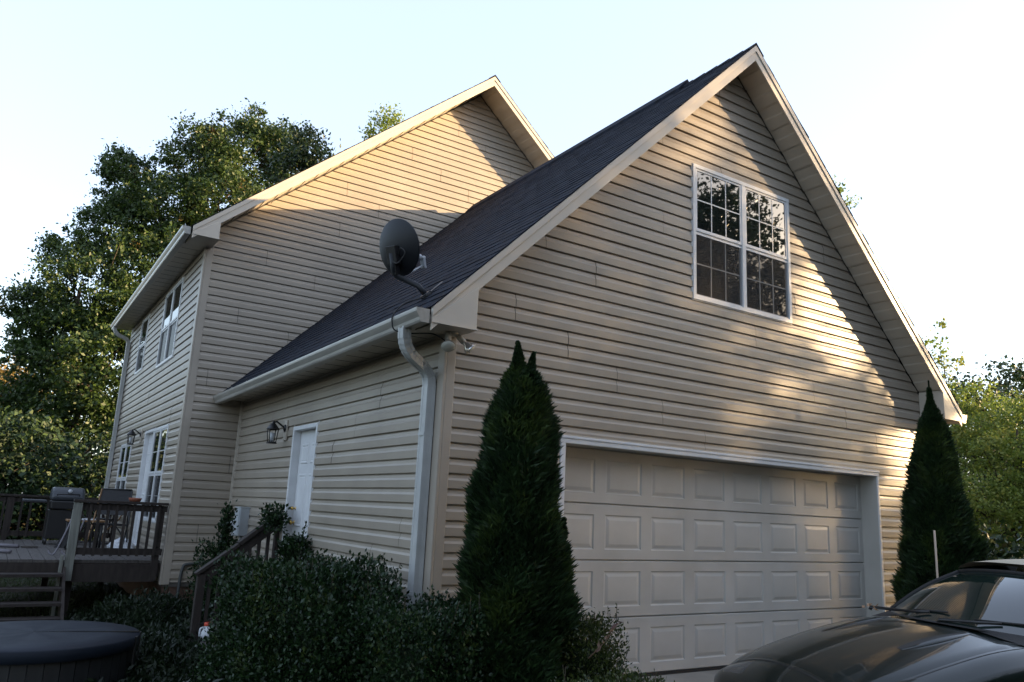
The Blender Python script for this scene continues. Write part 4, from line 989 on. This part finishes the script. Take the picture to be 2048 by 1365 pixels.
for i,(x,y,z,r,lf,lab) in enumerate(((24,4,3.0,3.0,'deep','dark tree farther back beyond the sunlit tree'),(13.5,18.5,5,3.4,'deep','unseen tree added close behind the back right house corner to block low sun'),(20.5,15.5,5.5,3.4,'deep','unseen tree added farther behind the right side of the house to block low sun'),(22,-1.5,3.0,2.6,'deep','dark rounded tree at the right edge of the yard'),(30,9,4,4,'deep','wide dark tree in the right distance'))):  # the two unseen trees behind the house are added to shade the undergrowth
    tree('background_tree',lab,'tree',(x,y,gz(x,y)),[(x,y,z,r),(x+.7*r,y+.3,z-.2*r,r*.7),(x-.8*r,y-.2,z-.3*r,r*.7),(x+.2,y,z+.5*r,r*.6)],'trees in the right distance',lf,.16,10,55,.3,.18,40+i)
tree('rhododendron_bush','dark broad leaved bush behind the right arborvitae and the car','bush',(9.9,.5,-.1),[(9.9,.39,1.35,.36),(9.75,.55,1.0,.42),(10.25,.28,1.0,.42),(9.9,.3,.5,.55),(10.5,.2,.6,.5)],None,'holly',.10,60,22,.10,.05,45,branches=False)
# trees facing the garage across the drive: they shade the front wall and show in the windows
def lit(x,z):  # sun patches wanted on the front wall; crown gaps are shaped to them
    P=((5.45,4.35,.55,.62,1),(6.0,3.75,.45,.30,.9),(5.3,3.6,.9,.16,.6),(4.05,5.75,.75,.26,.9),(3.2,6.0,.5,.3,.7),(1.0,4.25,.75,.25,.85),(2.1,3.95,.95,.2,.95),(.55,3.45,.55,.12,.45),(1.6,3.1,.6,.14,.6),(3.1,2.95,.6,.14,.6),(7.0,2.5,.6,.35,1),(6.6,1.9,.35,.3,.5),(.0,1.6,.25,.08,.8),(1.6,1.95,.25,.12,.35),(3.55,1.85,.5,.14,.35),(1.5,.85,.8,.25,.35),(4.6,2.6,.7,.12,.3),(4.9,1.2,.6,.12,.2),(0,3.0,.35,.2,.6),(.3,3.75,.4,.2,.5),(2.2,5.3,.4,.2,.4),(0.6,.5,1.0,.2,.5))
    v=.0
    for a,b,rx,rz,s in P:
        tilt=-.32*(x-a); v=max(v,s*math.exp(-(((x-a)/rx)**2+((z-b-tilt*.5)/rz)**2)))
    return v
rs=np.random.RandomState(77); G=[[],[],[]]; trunks=[(24.0,-13.0),(29.0,-14.6),(34.5,-15.5)]
cnt=0
while cnt<1180:
    x=rs.uniform(-2,8.6); z=rs.uniform(-1.2,7.6) if cnt<930 else rs.uniform(-.6,2.1)
    if rs.rand()<min(1,lit(x,z)*2.6)+.03: continue
    t_=rs.uniform(12.2,16.8); p=np.array([x+1.835*t_,-t_,z+.467*t_])
    i=int(np.argmin([abs(p[0]-a) for a,_ in trunks])); G[i].append(p); cnt+=1
labs=['first of the shade trees across the drive, nearest the garage','middle shade tree across the drive','farthest shade tree across the drive']
for i,(tx,ty) in enumerate(trunks):
    t=thing('shade_tree',(tx,ty,gz(tx,ty)),labs[i],'tree','shade trees across the drive'); pts=[]
    ex=[np.array([tx+rs.normal()*2.2,ty+rs.normal()*1.6,rs.uniform(4,12.8)]) for _ in range(90)]
    ex=[e for e in ex if not(-2<e[0]+1.835*e[1]<9 and -1<e[2]+.467*e[1]<7.7)]
    for q in G[i]+ex:
        k=int(26*(.6+.8*rs.rand())); s=.10+.11*rs.rand(); pts.append(q+rs.normal(size=(k,3))*s)
    quads('crown',rhombs(np.concatenate(pts),rs,.17,.10),'deep',t)
    m=MB(); b=Vector((tx,ty,gz(tx,ty)-.3)); tp=Vector((tx+.4,ty-.2,12.4)); m.tube([b.lerp(tp,k/8) for k in range(9)],[.30*(1-.85*k/8) for k in range(9)],10); m.build('trunk','bark',t)
    m=MB()
    for q in G[i][::14]:
        e=Vector([float(v) for v in q]); f=min(.93,max(.15,(e.z-2.2)/12)); s=b.lerp(tp,f); m.tube([s,s.lerp(e,.5)+Vector((0,0,.25)),e],[.05,.03,.008],5)
    m.build('branches','bark',t)
k_=0
for (x,y,h) in ((17,-17,14),(10,-20,13),(3,-22,14),(-3,-14.5,11),(6,-15,13),(12.5,-15.5,14),(-5,-22,12),(24,-23,15),(40,-22,15),(47,-14,13),(34,-28,15),(-12,-19,12),(16,-28,15),(24.5,-19,17.5),(29,-27,19),(19,-15,15),(46,-32,15),(-17,-3,5),(-16,5,5.5),(-18,12,6)):  # trees out of view, some added only to dim sky light on walls and yard
    r=h*.2; bl=[(x,y,h*.72,r),(x+r*.8,y,h*.55,r*.9),(x-r*.8,y+.5,h*.58,r*.9),(x+.3,y,h*.9,r*.55),(x-.3,y-r*.6,h*.45,r*.9),(x+.2,y+r*.6,h*.4,r*.9),(x,y,h*.28,r*.9),(x+r,y,h*.3,r*.7),(x-r,y,h*.3,r*.7)]
    tree('unseen_tree','unseen tree around the viewer, '+('first','second','third','fourth','fifth','sixth','seventh','eighth','ninth','tenth','eleventh','twelfth','thirteenth','fourteenth','fifteenth','sixteenth','seventeenth','eighteenth','nineteenth','twentieth','twenty first','twenty second')[k_]+' in the list','tree',(x,y,gz(x,y)),bl,'unseen trees around the viewer','deep',.24,4.5,46,.42,.25,60+k_); k_+=1
# ------------------------------------------------------------------ arborvitae
def arb(x,y,h,prof,label,seed,twin=None,n=5200):
    rs=np.random.RandomState(seed); zb=gz(x,y); t=thing('arborvitae',(x,y,zb),label,'tree','arborvitae beside the garage door')
    V=[]; hs=[p[0] for p in prof]; rr=[p[1] for p in prof]
    def spray(axx,axy,zlo,zhi,rf,n,top):
        z=zlo+(zhi-zlo)*rs.rand(n)**1.15; a=rs.rand(n)*2*math.pi
        r=rf(z)*(1+.12*np.sin(a*3+z*4.1)+.12*np.sin(a*5-z*7.7)+.08*np.sin(a*2+z*13))*(.70+.34*rs.rand(n)**.6)
        cx_=axx(z)+r*np.cos(a); cy_=axy(z)+r*np.sin(a)
        nb=13
        for b in range(nb):
            tilt=(b-(nb-1)/2)/((nb-1)/2); out=np.stack([np.cos(a),np.sin(a),np.zeros(n)],1); tan=np.stack([-np.sin(a),np.cos(a),np.zeros(n)],1)
            d=np.array([0,0,1.0])*(.75-.35*abs(tilt))+out*(.50+.3*rs.rand(n)[:,None])+tan*(tilt*.6+rs.normal(size=n)[:,None]*.25); d/=np.linalg.norm(d,axis=1)[:,None]
            w=np.cross(d,out+tan*rs.normal(size=n)[:,None]*.7); w/=np.linalg.norm(w,axis=1)[:,None]
            c=np.stack([cx_,cy_,z],1)+rs.normal(size=(n,3))*.018*np.clip(r/.15,.2,1)[:,None]; L_=(.075+.035*rs.rand(n))[:,None]*np.clip(.15+r/.17,0,1)[:,None]; ww=(.0065+.003*rs.rand(n))[:,None]
            V.append(np.stack([c-d*.01,c+d*L_*.5+w*ww,c+d*L_,c+d*L_*.5-w*ww],1).reshape(-1,3))
    rf=lambda z: np.interp((z-zb)/h,hs,rr)
    spray(lambda z:x+0*z,lambda z:y+0*z,zb+.02,zb+h*.97,rf,n,h)
    for (dx,dy,top,z0,w) in (twin or ()):
        f2=lambda z,top=top,z0=z0,w=w: np.interp(z,[z0,top-.5,top-.15,top],[w,w*.66,w*.22,.0])
        spray(lambda z:x+dx*(z-z0)/(top-z0),lambda z:y+dy*(z-z0)/(top-z0),z0,top,f2,int(n*.09),top)
    quads('crown',np.concatenate(V),'arb',t)
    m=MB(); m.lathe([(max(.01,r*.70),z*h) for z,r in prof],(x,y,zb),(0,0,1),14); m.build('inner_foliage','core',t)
    m=MB(); m.tube([(x,y,zb-.2),(x,y,zb+h*.8)],[.05,.01],8); m.build('trunk','bark',t)
arb(.27,-.80,2.72,[(0,.37),(.10,.40),(.27,.37),(.40,.315),(.53,.265),(.65,.235),(.76,.205),(.85,.155),(.92,.10),(.96,.05),(.985,.0),(1,.0)],'tall double tipped arborvitae left of the garage door',3,((-.06,.0,2.80,2.2,.11),(.10,-.0,2.73,2.2,.10),(.37,-.12,1.45,.4,.23)),11500)
arb(6.12,-.80,3.30,[(0,.40),(.15,.42),(.28,.39),(.47,.29),(.65,.19),(.83,.09),(.92,.02),(1,.0)],'wider arborvitae right of the garage door beyond the car',4,None,10500)
m=MB(); m.tube([(5.23,-1.25,gz(5.2,-1.2)-.05),(5.24,-1.24,1.50)],.011,8); tag(m.build('garden_stake','stake'),'thin pale stake standing in front of the right arborvitae','stake')
# ------------------------------------------------------------------ hedge and shrubs
def shrub(name,label,cat,c,dims,leaf,ln,wd,n,seed,shoots=0,group=None,lump=.12,flat=None):
    rs=np.random.RandomState(seed); c=np.array(c,float); d=np.array(dims,float); t=thing(name,tuple(c-np.array([0,0,d[2]])),label,cat,group)
    u=rs.normal(size=(n,3)); u/=np.linalg.norm(u,axis=1)[:,None]; p=4.0
    k=(np.abs(u)**p).sum(1)**(-1/p); lum=1+lump*(np.sin(u[:,0]*7+seed)+np.sin(u[:,1]*8+2*seed)+np.sin(u[:,2]*6+u[:,0]*5))*.6
    r=(.62+.42*rs.rand(n)**.45)*lum
    P=c+u*k[:,None]*d*r[:,None]; P+=rs.normal(size=P.shape)*.03
    out=u/np.linalg.norm(u,axis=1)[:,None]
    V=[rhombs(P,rs,ln,wd,None)]
    V=[]
    a=out*.5+np.array([0,0,.5])+rs.normal(size=(n,3))*.55; a/=np.linalg.norm(a,axis=1)[:,None]; b=np.cross(a,rs.normal(size=(n,3))); b/=np.linalg.norm(b,axis=1)[:,None]
    s=(.7+.6*rs.rand(n))[:,None]; V.append(np.stack([P,P+a*ln*s*.5+b*wd*s*.5,P+a*ln*s,P+a*ln*s*.5-b*wd*s*.5],1).reshape(-1,3))
    m=MB()
    for i in range(shoots):
        q=P[rs.randint(n)].copy(); 
        if q[2]<c[2]+d[2]*.72: continue
        h=.08+.16*rs.rand()**2; dr=np.array([rs.normal()*.15,rs.normal()*.15,1]); dr/=np.linalg.norm(dr); kk=int(h/.012)
        cc=q+dr*h*(np.arange(kk)/kk)[:,None]; aa=rs.normal(size=(kk,3))*.6+dr*.5; aa/=np.linalg.norm(aa,axis=1)[:,None]; bb=np.cross(aa,rs.normal(size=(kk,3))); bb/=np.linalg.norm(bb,axis=1)[:,None]
        V.append(np.stack([cc,cc+aa*ln*.45+bb*wd*.45,cc+aa*ln*.9,cc+aa*ln*.45-bb*wd*.45],1).reshape(-1,3)); m.tube([q,q+dr*h],.0025,4)
    quads('foliage',np.concatenate(V),leaf,t)
    if m.f: m.build('shoots','bark',t)['kind']='stuff'
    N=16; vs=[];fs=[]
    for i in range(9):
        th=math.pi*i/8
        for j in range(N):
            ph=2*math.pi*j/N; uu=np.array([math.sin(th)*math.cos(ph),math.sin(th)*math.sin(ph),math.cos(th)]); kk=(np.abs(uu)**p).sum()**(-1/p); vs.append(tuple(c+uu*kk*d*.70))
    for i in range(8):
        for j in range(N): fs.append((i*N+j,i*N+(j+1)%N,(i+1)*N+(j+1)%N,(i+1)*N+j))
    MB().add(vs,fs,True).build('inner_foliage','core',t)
    return t
shrub('clipped_holly_hedge','large dark clipped holly hedge along the garage side wall','hedge',(-.74,.75,.17),(.55,1.22,.71),'holly',.037,.021,80000,5,300)
shrub('holly_bush','dark holly bush at the garage corner between the hedge and the arborvitae','bush',(-.42,-.72,.14),(.42,.48,.60),'holly',.031,.018,36000,6,60)
shrub('low_shrub','small light leaved shrub at the foot of the left arborvitae','bush',(.50,-1.75,.06),(.42,.42,.34),'shrubl',.026,.014,26000,7,60)
shrub('low_shrub','yellow green shrub between the left arborvitae and the garage door','bush',(.78,-1.0,.28),(.28,.24,.40),'shrubl',.026,.014,13000,8,40)
shrub('young_holly','dark young bush growing through the stair rail by the white side door','bush',(-.16,2.98,.86),(.15,.17,.20),'holly',.05,.03,1500,9,14,'bushes by the side steps')
shrub('young_holly','small dark sprig at the top end of the stair handrail','bush',(-.20,3.75,1.27),(.12,.12,.12),'holly',.05,.03,420,10,4,'bushes by the side steps')
shrub('young_holly','dark bush below the grey electric box behind the stair rail','bush',(-.42,5.3,.36),(.26,.40,.48),'holly',.05,.026,3600,11,40,'bushes by the side steps')
shrub('young_holly','upright dark sprig in front of the grey electric box','bush',(-.38,5.25,1.10),(.06,.08,.26),'holly',.055,.03,520,12,10,'bushes by the side steps')
shrub('fern_bush','loose dark bush under the deck corner beside the wall','bush',(-1.15,5.7,-.22),(.5,.6,.34),'weeds',.08,.02,6000,13,30)
shrub('fern_bush','low dark bush between the hot tub and the stair post','bush',(-1.25,4.6,-.34),(.35,.5,.24),'weeds',.07,.02,4500,14,20)
# reddish twig rising beside the door
t=thing('reddish_twig',(.66,-1.30,.55),'thin twig with reddish leaves sticking out in front of the garage door','twig')
m=MB(); p0,p1=Vector((.60,-1.30,.50)),Vector((.86,-1.32,.735)); m.tube([p0,p0.lerp(p1,.5)+Vector((0,0,-.02)),p1],[.004,.003,.002],5); m.build('stem','twig',t)
rs2=np.random.RandomState(4); cc=np.array([list(p0.lerp(p1,.25+.75*i/13)) for i in range(14)]); quads('twig_leaves',rhombs(cc+rs2.normal(size=cc.shape)*.008,rs2,.05,.018,(1,0,.7),.4),'twig',t)
# ground cover
def cover(name,label,x0,x1,y0,y1,n,ln,wd,leaf,hmax,seed,cat,mask=None):
    rs=np.random.RandomState(seed); x=rs.uniform(x0,x1,n); y=rs.uniform(y0,y1,n)
    if mask is not None: k=np.array([mask(a,b) for a,b in zip(x,y)]); x,y=x[k],y[k]
    n=len(x); z=np.array([gz(a,b) for a,b in zip(x,y)])+hmax*rs.rand(n)**2*(.5+.5*np.sin(x*3)*np.sin(y*2.3)+.3); P=np.stack([x,y,z],1)
    return tag(quads(name,rhombs(P,rs,ln,wd,(0,0,1),.45),leaf),label,cat,kind='stuff')
cover('ground_cover','dark leafy weeds covering the ground around the steps and hot tub',-2.2,-.05,-1.5,7.2,42000,.07,.024,'weeds',.26,50,'weeds')
cover('grass','grass of the side yard around the deck and the hot tub',-9,-.9,-3,19,90000,.10,.010,'grass',.05,51,'grass')
cover('bed_plants','leafy plants in the bed in front of the arborvitae and hedge',-1.6,1.1,-2.4,.0,16000,.05,.02,'weeds',.10,52,'plants')
cover('bed_grass','grass and plants along the right edge of the drive',7.6,14,-4,4,22000,.10,.012,'grass',.06,53,'grass')
